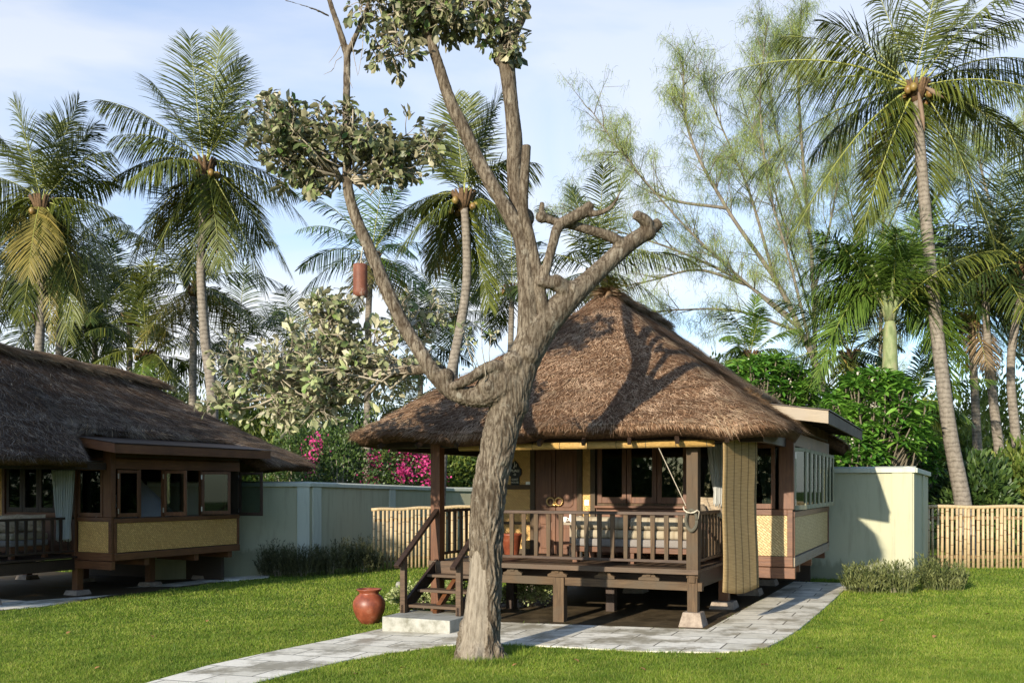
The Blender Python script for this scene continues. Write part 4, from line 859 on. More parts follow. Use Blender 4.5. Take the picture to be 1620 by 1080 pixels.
for (px,py,rx,hh,lab) in ((1366,936,.32,.50,'left green shrub in front of the cream wall, beside the path'),(1414,937,.30,.44,'sparse middle shrub in front of the cream wall corner'),(1490,933,.40,.52,'widest green shrub between the cream wall and the bamboo fence')):
    spiky_bush('green_shrub',lab,G(px,py),rx*.92,.34,hh*.95,260,M['hedge'],'green shrubs at the cream wall corner',.085)
def leafy(name,label,cat,c,rx,ry,rz_,n,mat,leafL=.12,leafW=.06,clumps=26,group=None,stem=True,flowers=None,extra=None,simple=True):
    """bushy plant: leaf clumps over twigs filling an ellipsoid standing on c"""
    t_=thing(name,label,cat,c,0,group); cc=rdir(clumps,-.6,1)*rng.uniform(.45,.95,(clumps,1)); cc=cc*np.array([rx,ry,rz_])+np.array([0,0,rz_*.95])
    idx=rng.integers(0,clumps,n); r=min(rx,rz_)*.42; P=cc[idx]+rng.normal(0,1,(n,3))*r*.5; P[:,2]=np.maximum(P[:,2],.02)
    D=nrm(P-np.array([0,0,rz_*.6])+rdir(n)*r*2.0); v,t2=leaves(P,D,rdir(n),rng.uniform(.6,1.2,n)*leafL,rng.uniform(.7,1.2,n)*leafW,.2,simple)
    parts=[(v,t2,0)]; mats=[mat,M['twig']]
    for c_ in cc[:20]: parts.append((*tube_np([(0,0,0),(c_[0]*.4,c_[1]*.4,c_[2]*.55),tuple(c_)],[.03,.018,.006],5),1))
    v,t2,mi=merge(parts); np_obj('foliage',v,t2,mats,t_,mi)
    if flowers:
        nf,fm,fl_,fc=flowers; ci=rng.integers(0,clumps,fc); ce=cc[ci]*1.05; P=ce[rng.integers(0,fc,nf)]+rng.normal(0,.16,(nf,3)); P[:,1]-=.4
        v,t2=leaves(P,rdir(nf),rdir(nf),rng.uniform(.7,1.2,nf)*fl_,rng.uniform(.7,1.2,nf)*fl_*.8,.3,True); np_obj('flowers',v,t2,fm,t_)
    return t_
# variegated ground bushes under the stairs and deck
for i,(x,y,lab) in enumerate(((-4.5,.35,'variegated pale leafed bush left of the stairs'),(-3.9,.9,'variegated bush seen through the stair treads'),(-3.1,1.5,'variegated bush in the shade under the deck'))):
    q=at(HR,x,y); leafy('variegated_bush',lab,'bush',(q.x,q.y,zt(q.x)),.5,.32,.24,2600,M['variegated'],.055,.035,30,'variegated bushes around the stairs')
t_=thing('garden_light','small pale round garden light behind the left newel post of the stairs','lamp',G(631,942)); m=MB(); m.tube([(0,0,0),(0,0,.16)],.015,8); m.build('stake',M['dark_wood'],t_); m=MB(); m.lathe([(.03,.14),(.055,.17),(.06,.21),(.04,.26),(.0,.27)],n=16); m.build('shade',M['pale_stone'],t_,smooth=True)

# ------------------------------------------------------------------ main tree
TY=11.3
def TP(px,py,dy=0.0): return W(px,py,TY+dy)
def spline(pts,k=6):
    """Catmull-Rom through (x,y,r,depth)"""
    P=[np.array(p,float) for p in pts]; P=[2*P[0]-P[1]]+P+[2*P[-1]-P[-2]]; out=[]
    for i in range(1,len(P)-2):
        for s_ in range(k):
            t=s_/k; a,b,c,d=P[i-1],P[i],P[i+1],P[i+2]; out.append(.5*((2*b)+(-a+c)*t+(2*a-5*b+4*c-d)*t*t+(-a+3*b-3*c+d)*t**3))
    out.append(P[-2]); return out
S1=TY/F
base=G(756,1038); 
limbs=[
 [(757,1062,47,0),(757,1035,43,0),(759,1005,37,0),(765,950,33,0),(769,880,31,0),(771,820,30,0),(776,765,30,0),(786,715,31,0),(797,665,31,0),(810,620,33,0),(826,575,30,0),(845,535,30,0),(868,505,27,.0),(900,472,22,.0),(935,440,17,.05),(965,412,16,.1),(995,386,15,.15),(1022,368,14,.2),(1044,352,9,.22)],
 [(1012,378,10,.18),(1024,358,11,.15),(1018,347,10,.1),(1004,339,8,.05)],
 [(838,560,26,.0),(838,520,23,0),(836,470,19,-.03),(832,420,17,-.05),(826,380,15,-.05),(808,343,14,-.05),(785,304,12,-.05),(760,260,11.5,0),(733,203,11,0),(712,160,10,0),(692,98,9,.05),(676,48,8,.1),(662,0,7,.1),(652,-50,6,.1)],
 [(826,390,13,.0),(820,340,13,.08),(814,285,14,.12),(814,220,14.5,.12),(807,150,13,.12),(802,105,15,.12),(801,84,15,.12),(812,60,8,.1),(823,36,7,.05),(834,14,6,.0),(837,8,5,0)],
 [(800,90,12,.12),(796,60,9,.2),(790,20,8,.3),(786,-40,6,.4)],
 [(862,510,12,-.06),(858,478,9.5,-.1),(848,420,9,-.1),(836,368,9,-.12),(828,331,8.5,-.14),(830,283,8,-.16),(833,230,7.5,-.18)],
 [(900,470,11,-.05),(880,450,10,-.12),(862,440,9,-.15),(866,420,8,-.15),(875,385,8,-.12),(884,358,9,-.1),(905,345,10,-.1),(925,334,10,-.1),(936,322,7,-.1)],
 [(925,336,7,-.1),(943,338,5,-.12),(962,331,4,-.15),(974,318,3,-.15),(983,300,1.2,-.15)],
 [(850,343,6,-.05),(868,347,7,-.05),(890,354,7,-.02),(912,358,7.5,0),(940,366,8,.05),(965,374,9,.08),(985,386,9,.12)],
 [(857,346,6,-.05),(857,330,5,-.05),(858,320,4.5,-.05)],
 [(910,462,9,.0),(888,448,9,-.1),(868,450,8,-.16),(852,445,6,-.2)],
 [(818,590,30,-.0),(798,608,31,-.05),(775,622,24,-.1),(752,627,19,-.12),(728,624,16,-.12),(706,612,15,-.1),(687,590,14,-.08),(662,552,13,-.05),(640,517,12.5,0),(618,472,12,0),(602,435,11.5,0),(584,393,10.5,0),(566,352,9.5,0),(553,312,9,0),(549,268,8,0),(548,170,6.5,0),(549,92,6,0),(546,78,6,0),(536,45,5,.0),(521,0,4.5,.05),(510,-50,3.5,.1)],
 [(548,90,5.5,0),(558,68,4.5,-.02),(570,40,4,-.04),(582,8,3.5,-.05),(590,-40,3,-.05)],
 [(800,585,16,-.12),(782,580,11,-.2),(762,586,9,-.24),(742,600,8,-.25),(722,609,7,-.22),(708,612,6,-.15)],
 [(540,283,6,-.03),(530,278,4,-.06)],
 [(521,26,2.2,0),(500,16,2,-.1),(470,6,1.6,-.2),(440,-2,1.2,-.3)],
 [(700,585,9,.1),(660,585,8,.4),(615,590,6,.6),(560,600,5,.8)],
 [(750,1020,20,-.05),(730,1046,15,-.1),(716,1062,11,-.14)],[(776,1020,20,-.05),(795,1042,13,-.12),(806,1058,9,-.14)],[(760,1010,20,-.1),(752,1050,15,-.25),(748,1072,10,-.32)],
]
tree=thing('pruned_tree','big pruned tree with grey furrowed bark and cut limbs standing in front of the bungalow','tree',(base.x,base.y,base.z))
OFF=Vector((base.x,base.y,base.z))
m=MB()
for L_ in limbs:
    sp=spline(L_,5); m.tube([TP(q[0],q[1],q[3])-OFF for q in sp],[max(q[2]-(.11*q[2] if q[2]>12 else .3),.9)*S1 for q in sp],12,wob=0)
for (x,y,r,d) in ((798,606,31,-.03),(780,598,19,-.12),(810,640,27,0),(905,462,19,0),(770,612,17,-.16),(812,575,20,-.1),(835,560,20,-.08),(880,448,14,-.1),(800,88,17,.12),(790,94,10,.1),(548,283,9,0),(857,343,10,-.06),(1025,367,14,.18),(830,345,16,.02),(706,596,14,-.1)):
    c=TP(x,y,d)-OFF; rr=r*S1; ring=[(rr*math.sin(math.pi*k/8),-rr*math.cos(math.pi*k/8)) for k in range(9)]; mm=MB(); mm.lathe([(max(a,.001),b) for a,b in ring],tuple(c),12); m.add(mm.v,mm.f)
tmp=m.build('tmp_trunk',M['bark']); rm=tmp.modifiers.new('r','REMESH'); rm.mode='VOXEL'; rm.voxel_size=.0115; sm=tmp.modifiers.new('s','SMOOTH'); sm.iterations=6; sm.factor=.6
dg=bpy.context.evaluated_depsgraph_get(); dg.update(); me=bpy.data.meshes.new_from_object(tmp.evaluated_get(dg)); bpy.data.objects.remove(tmp)
nv=len(me.vertices); co_=np.empty(nv*3,np.float32); me.vertices.foreach_get('co',co_); co_=co_.reshape(-1,3); no_=np.empty(nv*3,np.float32); me.vertex_normals.foreach_get('vector',no_); no_=no_.reshape(-1,3)
disp=np.empty(nv); relv=np.zeros((nv,4),np.float32); relv[:,3]=1
for i in range(nv):
    p=co_[i]; low=1.0 if p[2]<1.2 else max(0.0,1-(p[2]-1.2)/2.6)
    wx=mnoise.noise(Vector((p[0]*3,p[1]*3,p[2]*2.2)))*.06
    q=Vector(((p[0]+wx)*22,(p[1]+wx)*22,p[2]*3.6)); a=abs(mnoise.noise(q)); b=abs(mnoise.noise(q*2.1+Vector((5,3,1)))); f=min(1,2.1*a)*.65+min(1,2.1*b)*.35
    g=mnoise.noise(Vector(p)*3.2); s_=mnoise.noise(Vector((p[0]*60,p[1]*60,p[2]*40)))
    flute=mnoise.noise(Vector((p[0]*5,p[1]*5,p[2]*.45)))
    ang=p[0]+.04+.25*mnoise.noise(Vector((0,0,p[2]*1.1))); edge=.13+.05*mnoise.noise(Vector((p[0]*5,7,p[2]*3)))
    bare=1.0 if (p[2]<1.08+.35*mnoise.noise(Vector((p[0]*6,3,p[2]*2))) and abs(ang)<edge and p[1]<.05) else 0.0
    k=.35+.65*low
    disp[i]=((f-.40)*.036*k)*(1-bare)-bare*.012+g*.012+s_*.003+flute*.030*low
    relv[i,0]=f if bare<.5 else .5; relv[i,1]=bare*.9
far=np.clip((4.6-co_[:,2])/2.0,.38,1)
co_+= no_*(disp*far)[:,None]
ca=me.color_attributes.new('relief','FLOAT_COLOR','POINT'); ca.data.foreach_set('color',relv.ravel())
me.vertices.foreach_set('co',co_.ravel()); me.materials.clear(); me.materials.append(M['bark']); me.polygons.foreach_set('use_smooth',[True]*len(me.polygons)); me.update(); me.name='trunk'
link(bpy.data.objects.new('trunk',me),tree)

def leaf_crown(seeds,nb,name='leaf_cluster',lsz=.135,twf=1.0,rosette=(4,9),down=0.0,cdy=0.0):
    """seeds: list of (origin px, ellipse centre px, rx, ry, depth); grows twigs with leaf rosettes"""
    parts=[]; LP=[];LD=[];
    for (ox,oy,od,cx,cy,rx,ry,dz,n1,n2) in seeds:
        O0=np.array(TP(ox,oy,od)-OFF); C=np.array(TP(cx,cy,cdy)-OFF); E=np.array([rx*S1,dz,ry*S1])*(1+.12*cdy)
        for i in range(n1):
            O=O0+(C-O0)*rng.uniform(0,.45)*(1 if abs(ox-cx)>60 else .3); a=rdir(1)[0]; tgt=C+a*E*rng.uniform(.35,.75); mid=(O+tgt)/2+rng.normal(0,.11,3)+np.array([0,0,-.08])
            parts.append((*tube_np([O,O*.5+mid*.5+rng.normal(0,.06,3),mid,mid*.5+tgt*.5+rng.normal(0,.06,3),tgt],[.016*twf,.014*twf,.011*twf,.008*twf,.006*twf],5),1))
            for j in range(n2+(3 if cdy else 1)):
                s0=mid*.35+tgt*.65 if rng.uniform()<.35 else tgt
                d=nrm(np.array([rdir(1)[0]*np.array([1,1,.8])+ (tgt-C)/np.linalg.norm(E)*1.0+np.array([0,0,.25-down])]))[0]
                e=s0+d*rng.uniform(.12,.38); q=(e-C)/E; l=np.linalg.norm(q)
                if l>1.25: e=C+(e-C)/l*rng.uniform(.95,1.28)
                mp_=(s0+e)/2+rng.normal(0,.03,3)
                parts.append((*tube_np([s0,mp_,e],[.006*twf,.0045*twf,.0035*twf],4),1)); ax=nrm((e-mp_)[None])[0]
                k=rng.integers(*rosette); dd=rdir(k)*.9+ax*.75+np.array([0,0,-.18-down]); LP.append(e+rng.normal(0,.02,(k,3))-ax*rng.uniform(0,.08,(k,1))); LD.append(dd)
    P=np.concatenate(LP);D=nrm(np.concatenate(LD)); n=len(P); L=lsz*rng.uniform(.38,1.25,n)
    up=nrm(np.array([0,0,1.])+rng.normal(0,.6,(n,3)))
    parts.append((*leaves(P,D,up,L,L*rng.uniform(.42,.55,n),.15),0)); v,t2,mi=merge(parts)
    return np_obj(name,v,t2,[M['almond_leaf'] if cdy else M['almond_dark'],M['twig']],tree,mi)
leaf_crown([(652,585,.45,505,585,125,62,.75,17,8),(560,600,.8,420,600,95,60,.6,11,8),(652,585,.45,600,560,90,60,.6,12,8),(560,600,.8,520,640,110,50,.5,9,8),(560,560,.7,500,525,70,50,.5,9,7),(520,540,.8,535,482,35,32,.25,5,7),(480,620,.8,345,650,30,30,.25,4,5),(640,520,0,660,510,40,40,.3,4,5),(600,560,.6,470,650,60,35,.3,5,7)],0,rosette=(4,8),twf=1.15,cdy=.9)
leaf_crown([(546,285,0,450,205,75,30,.5,9,7),(546,285,0,480,245,75,34,.6,9,7),(546,285,0,610,215,75,26,.5,8,7),(546,285,0,590,245,70,30,.6,8,7),(546,270,0,540,200,60,28,.6,7,7),(546,285,0,420,185,40,32,.35,5,7),(560,290,0,620,265,45,34,.4,5,7),(530,285,0,500,270,40,34,.4,5,7),(546,285,0,445,262,45,34,.4,5,7),(600,250,0,670,230,35,28,.3,3,6)],0)
leaf_crown([(680,20,0,630,-5,70,36,.6,10,7),(680,20,0,690,25,60,28,.5,8,7),(680,20,0,740,5,65,36,.6,10,7),(796,40,.1,775,25,50,44,.5,8,8),(640,20,0,595,5,45,34,.4,6,7),(640,50,-.1,620,80,42,38,.3,5,6),(800,55,-.1,805,65,18,24,.2,3,5),(690,-30,0,700,-60,140,50,.9,14,8)],0,down=.25)
# thin upright twigs on the low stub
parts=[];LP=[];LD=[]
for (x0,y0,x1,y1) in ((757,588,733,520),(760,588,745,545),(768,583,762,515),(775,582,777,530),(752,590,737,535),(764,620,764,560)):
    a=np.array(TP(x0,y0,-.25)-OFF);b=np.array(TP(x1,y1,-.3)-OFF); parts.append((*tube_np([a,(a+b)/2+rng.normal(0,.02,3),b],[.006,.005,.003],5),1))
    if y1<550: k=9; LP.append(b+rng.normal(0,.03,(k,3))); LD.append(rdir(k,-.2,1))
for (x0,y0,x1,y1) in ((541,90,528,108),(528,108,512,118),(552,120,558,140),(575,45,567,118),(540,70,520,100),(556,60,566,120)):
    a=np.array(TP(x0,y0,-.05)-OFF);b=np.array(TP(x1,y1,-.1)-OFF); parts.append((*tube_np([a,(a+b)/2+rng.normal(0,.02,3),b],[.005,.004,.002],4),1))
P=np.concatenate(LP);D=nrm(np.concatenate(LD)); L=.09*rng.uniform(.7,1.2,len(P)); parts.append((*leaves(P,D,rdir(len(P)),L,L*.45),0)); v,t2,mi=merge(parts); np_obj('twig_shoots',v,t2,[M['almond_leaf'],M['twig']],tree,mi)
# hanging log bee house
c=TP(570,470,-.12); t_=thing('hanging_log','rusty brown hollow log tube hanging from the left limb of the pruned tree','log',c)
m=MB(); m.lathe([(.06,0),(.082,.004),(.084,.06),(.082,.20),(.084,.36),(.078,.375),(.066,.375),(.06,.34)],n=22); m.build('tube',M['log'],t_,smooth=True)
m=MB(); m.tube([(0,0,.36),(.01,.03,.50),(.03,.10,.68)],.006,6); m.tube([(-.05,0,.36),(0,0,.44),(.05,0,.36)],.005,5); m.build('cord',M['rope_pale'],t_)
m=MB(); m.lathe([(.0,-.02),(.03,-.015),(.04,.01),(.03,.03)][::-1],(-.05,-.03,-.01),10); m.lathe([(.03,.03),(.035,.01),(.0,-.03)],(.03,-.03,-.01),10); m.build('stopper',M['pale_stone'],t_,smooth=True)

# ------------------------------------------------------------------ palms
def frond_geo(B,T,arch,nl=58,LL=.95,grav=.22,wd=.034,stalk=.13,vee=.16,bushy=0.0,tipdroop=None):
    B=np.array(B,float);T=np.array(T,float); Lf=np.linalg.norm(T-B); C=B+(T-B)*.5+np.array([0,0,arch])
    tt=np.linspace(0,1,15)[:,None]; cur=(1-tt)**2*B+2*tt*(1-tt)*C+tt**2*T
    r0=.030*Lf/4.5; parts=[(*tube_np([tuple(p) for p in cur],[r0*(1-.88*k/14) for k in range(15)],5),1)]
    s=np.linspace(stalk,1,nl); s=np.repeat(s,2); side=np.tile([1,-1],nl); n=len(s); s=np.clip(s+rng.normal(0,.004,n),0,1); S=s[:,None]
    P=(1-S)**2*B+2*S*(1-S)*C+S**2*T; Tn=nrm(2*(1-S)*(C-B)+2*S*(T-C)); 
    up=np.array([0,0,1.])+0*P; sd=np.cross(Tn,up); bad=np.linalg.norm(sd,axis=1)<.25; sd=nrm(sd+np.where(bad[:,None],np.array([1.0,.2,0]),0)); sd=nrm(sd)
    N=np.cross(sd,Tn); roll=rng.normal(0,.25)
    sdr=sd*math.cos(roll)+N*math.sin(roll); Nr=-sd*math.sin(roll)+N*math.cos(roll)
    ang=np.radians(68-38*s**1.5)[:,None]
    out=sdr*side[:,None]; vv=vee+rng.normal(0,.10+bushy,(n,1)); hang=grav*(2.0*(1-np.abs(Tn[:,2:3]))+.35)*rng.uniform(.7,1.3,(n,1)); D=nrm(Tn*np.cos(ang)+out*np.sin(ang)+Nr*vv*np.sin(ang)+rng.normal(0,.045,(n,3))+np.array([0,0,-1.])*hang)
    prof=np.interp(s,[stalk,.3,.55,.8,1],[.55,1,1,.72,.32]); L=LL*prof*rng.uniform(.9,1.08,n)
    ls=nrm(np.cross(D,Nr+.3*rdir(n)))
    miss=rng.uniform(size=n)>.04
    v,t2=ribbons(P[miss],D[miss],L[miss]*1.08,np.full(miss.sum(),wd)*rng.uniform(.65,1.1,miss.sum()),grav*.38*rng.uniform(.7,1.5,miss.sum()),4,side=ls[miss]); parts.append((v,t2,0)); return merge(parts)
def coco(name,label,px_pts,Y,rad,fronds=None,nf=22,L=4.6,mats=('frond','frond_old'),seed=1,nuts=6,LL=.95,old=.2,cat='palm tree',group=None,nl=58,grav=.22,base_z=None,dead=0,bushy=0.,up=(75,-55),wd=.034):
    """px_pts: trunk centre line from crown to ground, in image columns/rows at distance Y; rad: trunk radii"""
    global rng; old_rng=rng; rng=np.random.default_rng(seed)
    pts=[W(x,y,Y) for x,y in px_pts]; b=pts[-1]; b=Vector((b.x,b.y,zt(b.x))) if base_z is None else b
    t_=thing(name,label,cat,(b.x,b.y,b.z),0,group); pl=[p-b for p in pts[:-1]]+[Vector((0,0,-.1))]
    sp=spline([(p.x,p.z,rad[min(i,len(rad)-1)],p.y) for i,p in enumerate(pl)],8)
    m=MB(); m.tube([(q[0],q[3],q[1]) for q in sp],[q[2]*.87 for q in sp],14,wob=.015); m.build('trunk',M['palm_trunk'],t_,smooth=True)
    c=np.array(pl[0]); sc=Y/F
    m=MB()
    for k in range(16):
        a=2*math.pi*k/16+rng.uniform(-.2,.2); r=.16; m.tube([c+np.array([0,0,-.45]),c+np.array([r*math.cos(a),r*math.sin(a),-.15]),c+np.array([.32*math.cos(a),.32*math.sin(a),.12])],[.06,.07,.03],6)
    if cat!='foxtail': m.build('crown_base',M['fibre'],t_,smooth=True)
    specs=[]
    if fronds:
        for (dx,dy,dp,ar) in fronds: specs.append((c+np.array([dx*sc,dp,-dy*sc]),ar,False))
    ga=2.399963
    for i in range(nf):
        f=i/max(nf-1,1); az=i*ga+rng.normal(0,.25); el=R(up[0]+(up[1]-up[0])*f**.85+rng.normal(0,7)); l=L*rng.uniform(.85,1.08)*(.9 if f>.9 else 1); l*= (1-.22*abs(math.sin(el))) if el<0 else 1
        T=c+l*np.array([math.cos(el)*math.cos(az),math.cos(el)*math.sin(az),math.sin(el)]); specs.append((T,l*(.10+.20*math.cos(el)*(1 if el<1 else .6)),f>1-old))
    for (T,ar,isold) in specs:
        v,t2,mi=frond_geo(c+rng.normal(0,.05,3),T,ar,nl,LL,grav,wd,bushy=bushy); np_obj('frond',v,t2,[M[mats[1] if isold else mats[0]],M['rachis']],t_,mi)
    for k in range(dead):
        a=rng.uniform(0,6.28); T=c+np.array([.7*math.cos(a),.7*math.sin(a),-L*.62]); v,t2,mi=frond_geo(c,T,.15,nl,LL*.7,.5,wd*.8); o=np_obj('frond',v,t2,[M['frond_dead'],M['fibre']],t_,mi); o['label']='dead brown hanging frond'
    for k in range(nuts):
        a=rng.uniform(0,6.28); m=MB(); q=c+np.array([.34*math.cos(a),.34*math.sin(a),-.25+rng.uniform(-.16,.16)]); m.lathe([(.001,-.11),(.06,-.09),(.09,-.03),(.085,.04),(.05,.09),(.001,.11)],tuple(q),10); m.build('coconut',M['coconut'],t_,smooth=True)
    rng=old_rng; return t_
# tall palm at the right
A_=[(-205,-95,.5,.75),(-315,-18,.0,1.1),(-255,48,-.8,1.0),(-285,165,.4,1.2),(-205,240,-.6,1.0),(-98,250,-.3,.7),(-60,200,1.2,.6),(112,245,-.3,.8),(195,180,-.8,1.1),(240,120,.8,1.0),(215,15,-.2,1.0),(240,-50,.6,.9),(175,-115,.2,.6),(115,-175,.4,.3),(35,-200,-.4,.1),(-65,-185,.3,.2),(-125,-135,1.0,.5),(90,-90,-2.2,.6),(150,60,-1.8,.6),(60,200,1.5,.5),(-120,60,2.2,.8),(150,-20,2.4,.8),(30,-60,2.8,.6)]
coco('coconut_palm','tallest coconut palm at the right with a pale curved trunk above the bamboo fence',[(1450,138),(1455,225),(1468,380),(1482,520),(1502,680),(1524,800),(1532,892)],24,[.13,.145,.165,.18,.20,.235,.26],A_,2,3.6,mats=('frond','frond_old'),seed=11,nuts=12,LL=1.08,nl=80,grav=.38)
sp_=[o for o in bpy.data.objects if o.name=='coconut_palm'][0]
for k,(dx,dy,l) in enumerate(((-10,40,.75),(12,20,.6))):
    m=MB(); s0=Y_=24/F; cst=W(1450,138,24)-sp_.location; q=cst+Vector((dx*s0*.5,-.3,-dy*s0*.4)); e=cst+Vector((dx*s0*2.4 if k else -.02,-.5,-(dy+ (10 if k else 40))*s0)); m.tube([q,(q*2+e)/3,(q+2*e)/3,e],[.02,.06,.055,.01],8); m.build('spathe',M['spathe'],sp_,smooth=True)
# left-centre palm
B_=[(-28,-200,.2,-.1),(-95,-140,.5,.35),(-165,-100,0,.6),(-130,-30,-.6,.7),(-150,20,.3,.75),(60,-150,-.5,.2),(110,-115,.6,.5),(160,95,-.2,.9),(130,170,.3,.9),(100,205,-.5,.7),(-120,150,.2,.8),(-75,175,-.6,.6),(-35,180,.6,.4),(35,170,-.6,.4),(45,-170,.8,.1),(90,-50,-1.6,.5),(-80,60,-1.8,.7),(60,90,1.9,.6),(-40,70,2.2,.5),(120,20,1.5,.7)]
coco('coconut_palm','tall coconut palm left of the pruned tree with a full drooping crown',[(325,258),(322,330),(318,430),(325,540),(336,640),(338,888)],27,[.14,.13,.14,.16,.18,.22],B_,2,3.4,mats=('frond','frond_old'),seed=21,nuts=5,LL=1.15,nl=80,grav=.38,dead=1)
C_=[(-85,-115,.4,.4),(-30,-145,-.4,.2),(20,-130,.3,.1),(80,-125,.2,.4),(120,-70,-.5,.6),(125,30,.3,.7),(130,120,-.4,.9),(90,150,.5,.7),(60,190,-.3,.5),(35,215,.3,.3),(-20,190,-.4,.3),(-60,160,.3,.6),(-80,100,-.8,.7),(-130,50,0,.8),(-140,-40,.4,.7),(70,-60,1.6,.4),(-60,-50,1.6,.4),(-40,40,2,.6)]
coco('coconut_palm','coconut palm near the left edge with yellowing lower fronds',[(66,318),(66,400),(65,500),(62,570),(60,890)],27,[.15,.14,.14,.15,.2],C_,3,3.4,mats=('frond','frond_old'),seed=31,nuts=4,LL=1.1,nl=82,grav=.38,dead=0)
# yellow fronds of that palm
pC=[o for o in bpy.data.objects if o.name.startswith('coconut_palm') and 'left edge' in o.get('label','')][0]
for (dx,dy,dp,ar) in ((30,225,-.5,.5),(85,190,-.6,1.0),(-65,205,-.5,.8)):
    cst=np.array(W(66,318,27)-pC.location); v,t2,mi=frond_geo(cst,cst+np.array([dx*27/F,dp,-dy*27/F]),ar,52,.52,.34,.028); o=np_obj('frond',v,t2,[M['frond_old'],M['rachis']],pC,mi); o['label']='yellowing drooping frond'
D_=[(-120,45,.3,.7),(-100,95,-.4,.6),(-55,125,.3,.6),(-45,-75,.3,.4),(-15,-150,-.1,.0),(10,-160,.3,0),(45,-135,.1,.1),(90,-70,.4,.5),(115,-40,-.6,.6),(100,60,.2,.7),(70,150,-.4,.6),(40,170,.4,.5),(-75,0,1.4,.6),(60,10,1.7,.6),(-60,-110,.9,.3),(-10,110,1.5,.4)]
coco('coconut_palm','coconut palm behind the pruned tree, its trunk curving below the roof line',[(733,310),(738,380),(738,450),(728,520),(714,592),(700,680),(690,880)],26,[.13,.13,.14,.15,.17,.2,.22],D_,2,3.0,mats=('frond','frond_old'),seed=41,nuts=6,LL=1.02,nl=78,grav=.34,dead=0)
far=[ # name label trunkpx Y seed nf L mats
 ('smaller coconut palm behind the tall left-centre palm',[(306,452),(306,540),(305,620),(303,870)],33,5,18,3.6,('frond','frond_old')),
 ('far coconut palm whose crown shows behind the hanging log',[(590,405),(584,470),(582,560),(580,850)],36,6,17,3.4,('frond_green','frond_old')),
 ('coconut palm behind the knobby cut limbs of the pruned tree',[(942,430),(945,500),(948,600),(950,860)],33,7,18,3.3,('frond','frond_old')),
 ('distant dark palm seen between the pruned tree limbs and the curved palm trunk',[(722,500),(722,560),(720,620),(720,840)],44,8,16,3.4,('frond_dark','frond_dark')),
 ('small bright palm above the right slope of the sunlit thatched roof',[(1186,560),(1186,620),(1186,700),(1186,860)],36,9,16,2.1,('frond_green','frond_green')),
 ('dark palm at the far left edge behind the shaded bungalow roof',[(-20,440),(-18,540),(-15,640),(-10,870)],32,10,17,3.4,('frond_dark','frond')),
 ('low palm rising behind the shaded roof ridge, right of the yellowing palm',[(150,510),(150,580),(150,660),(150,860)],36,12,17,3.2,('frond_dark','frond')),
 ('low palm behind the shaded roof, left of the leafy lower branches',[(232,560),(232,600),(232,680),(232,860)],34,13,17,3.0,('frond','frond_green')),
 ('dark palm behind the trunk fork of the pruned tree',[(810,455),(808,540),(806,620),(806,860)],38,14,15,3.3,('frond_dark','frond')),
 ('palm with a thin trunk at the left, between the two tall left palms',[(92,420),(94,500),(94,600),(94,870)],34,15,14,3.4,('frond_dark','frond')),
 ('coconut palm with hanging nuts at the right edge of the picture',[(1558,430),(1562,540),(1572,640),(1586,760),(1592,880)],29,16,20,4.0,('frond','frond_old')),
 ('dark palm with a slender trunk behind the tall right palm',[(1536,500),(1540,580),(1545,680),(1548,760),(1548,880)],30,17,18,3.2,('frond_dark','frond_dead')),
 ('leaning dark palm trunk and crown at the far right',[(1626,420),(1600,560),(1606,680),(1625,800),(1640,880)],28,18,16,3.8,('frond_dark','frond')),
 ('low palm behind the sage garden wall, seen above the fence',[(640,660),(640,720),(640,760),(640,850)],36,19,14,2.4,('frond','frond')),
 ('low dense palm behind the shaded roof, between the two tall left palms',[(205,500),(205,580),(205,680),(205,860)],40,22,18,3.8,('frond_dark','frond')),
 ('spreading dark palm behind the shaded roof peak',[(60,500),(62,560),(62,660),(62,860)],42,23,18,4.2,('frond_dark','frond')),
 ('dark palm filling the gap behind the tall left-centre palm trunk',[(372,560),(372,600),(372,700),(372,850)],38,24,16,3.2,('frond_dark','frond_green')),
 ('coconut palm low behind the leafy lower branch, near the hanging log',[(470,560),(470,600),(470,700),(470,850)],42,25,16,3.4,('frond_dark','frond')),
 ('low palm behind the left slope of the sunlit roof',[(665,560),(665,600),(665,700),(665,850)],40,26,15,2.8,('frond_dark','frond')),
 ('dark palm beside the foxtail palm behind the cream wall',[(1345,560),(1346,620),(1348,720),(1350,870)],30,27,17,2.8,('frond_dark','frond')),
 ('low palm behind the bamboo fence at the right',[(1440,640),(1442,700),(1444,780),(1446,870)],27,20,15,2.1,('frond_green','frond')),
]
for (lab,pp_,Y,sd_,nf,L,mt) in far:
    coco('coconut_palm',lab,pp_,Y,[.12,.13,.15,.18],None,nf,L,mt,sd_*7,nuts=3 if 'nuts' not in lab else 9,LL=.88*L/3.4,nl=46,grav=.3,old=.18,wd=.042,group='palms behind the garden')
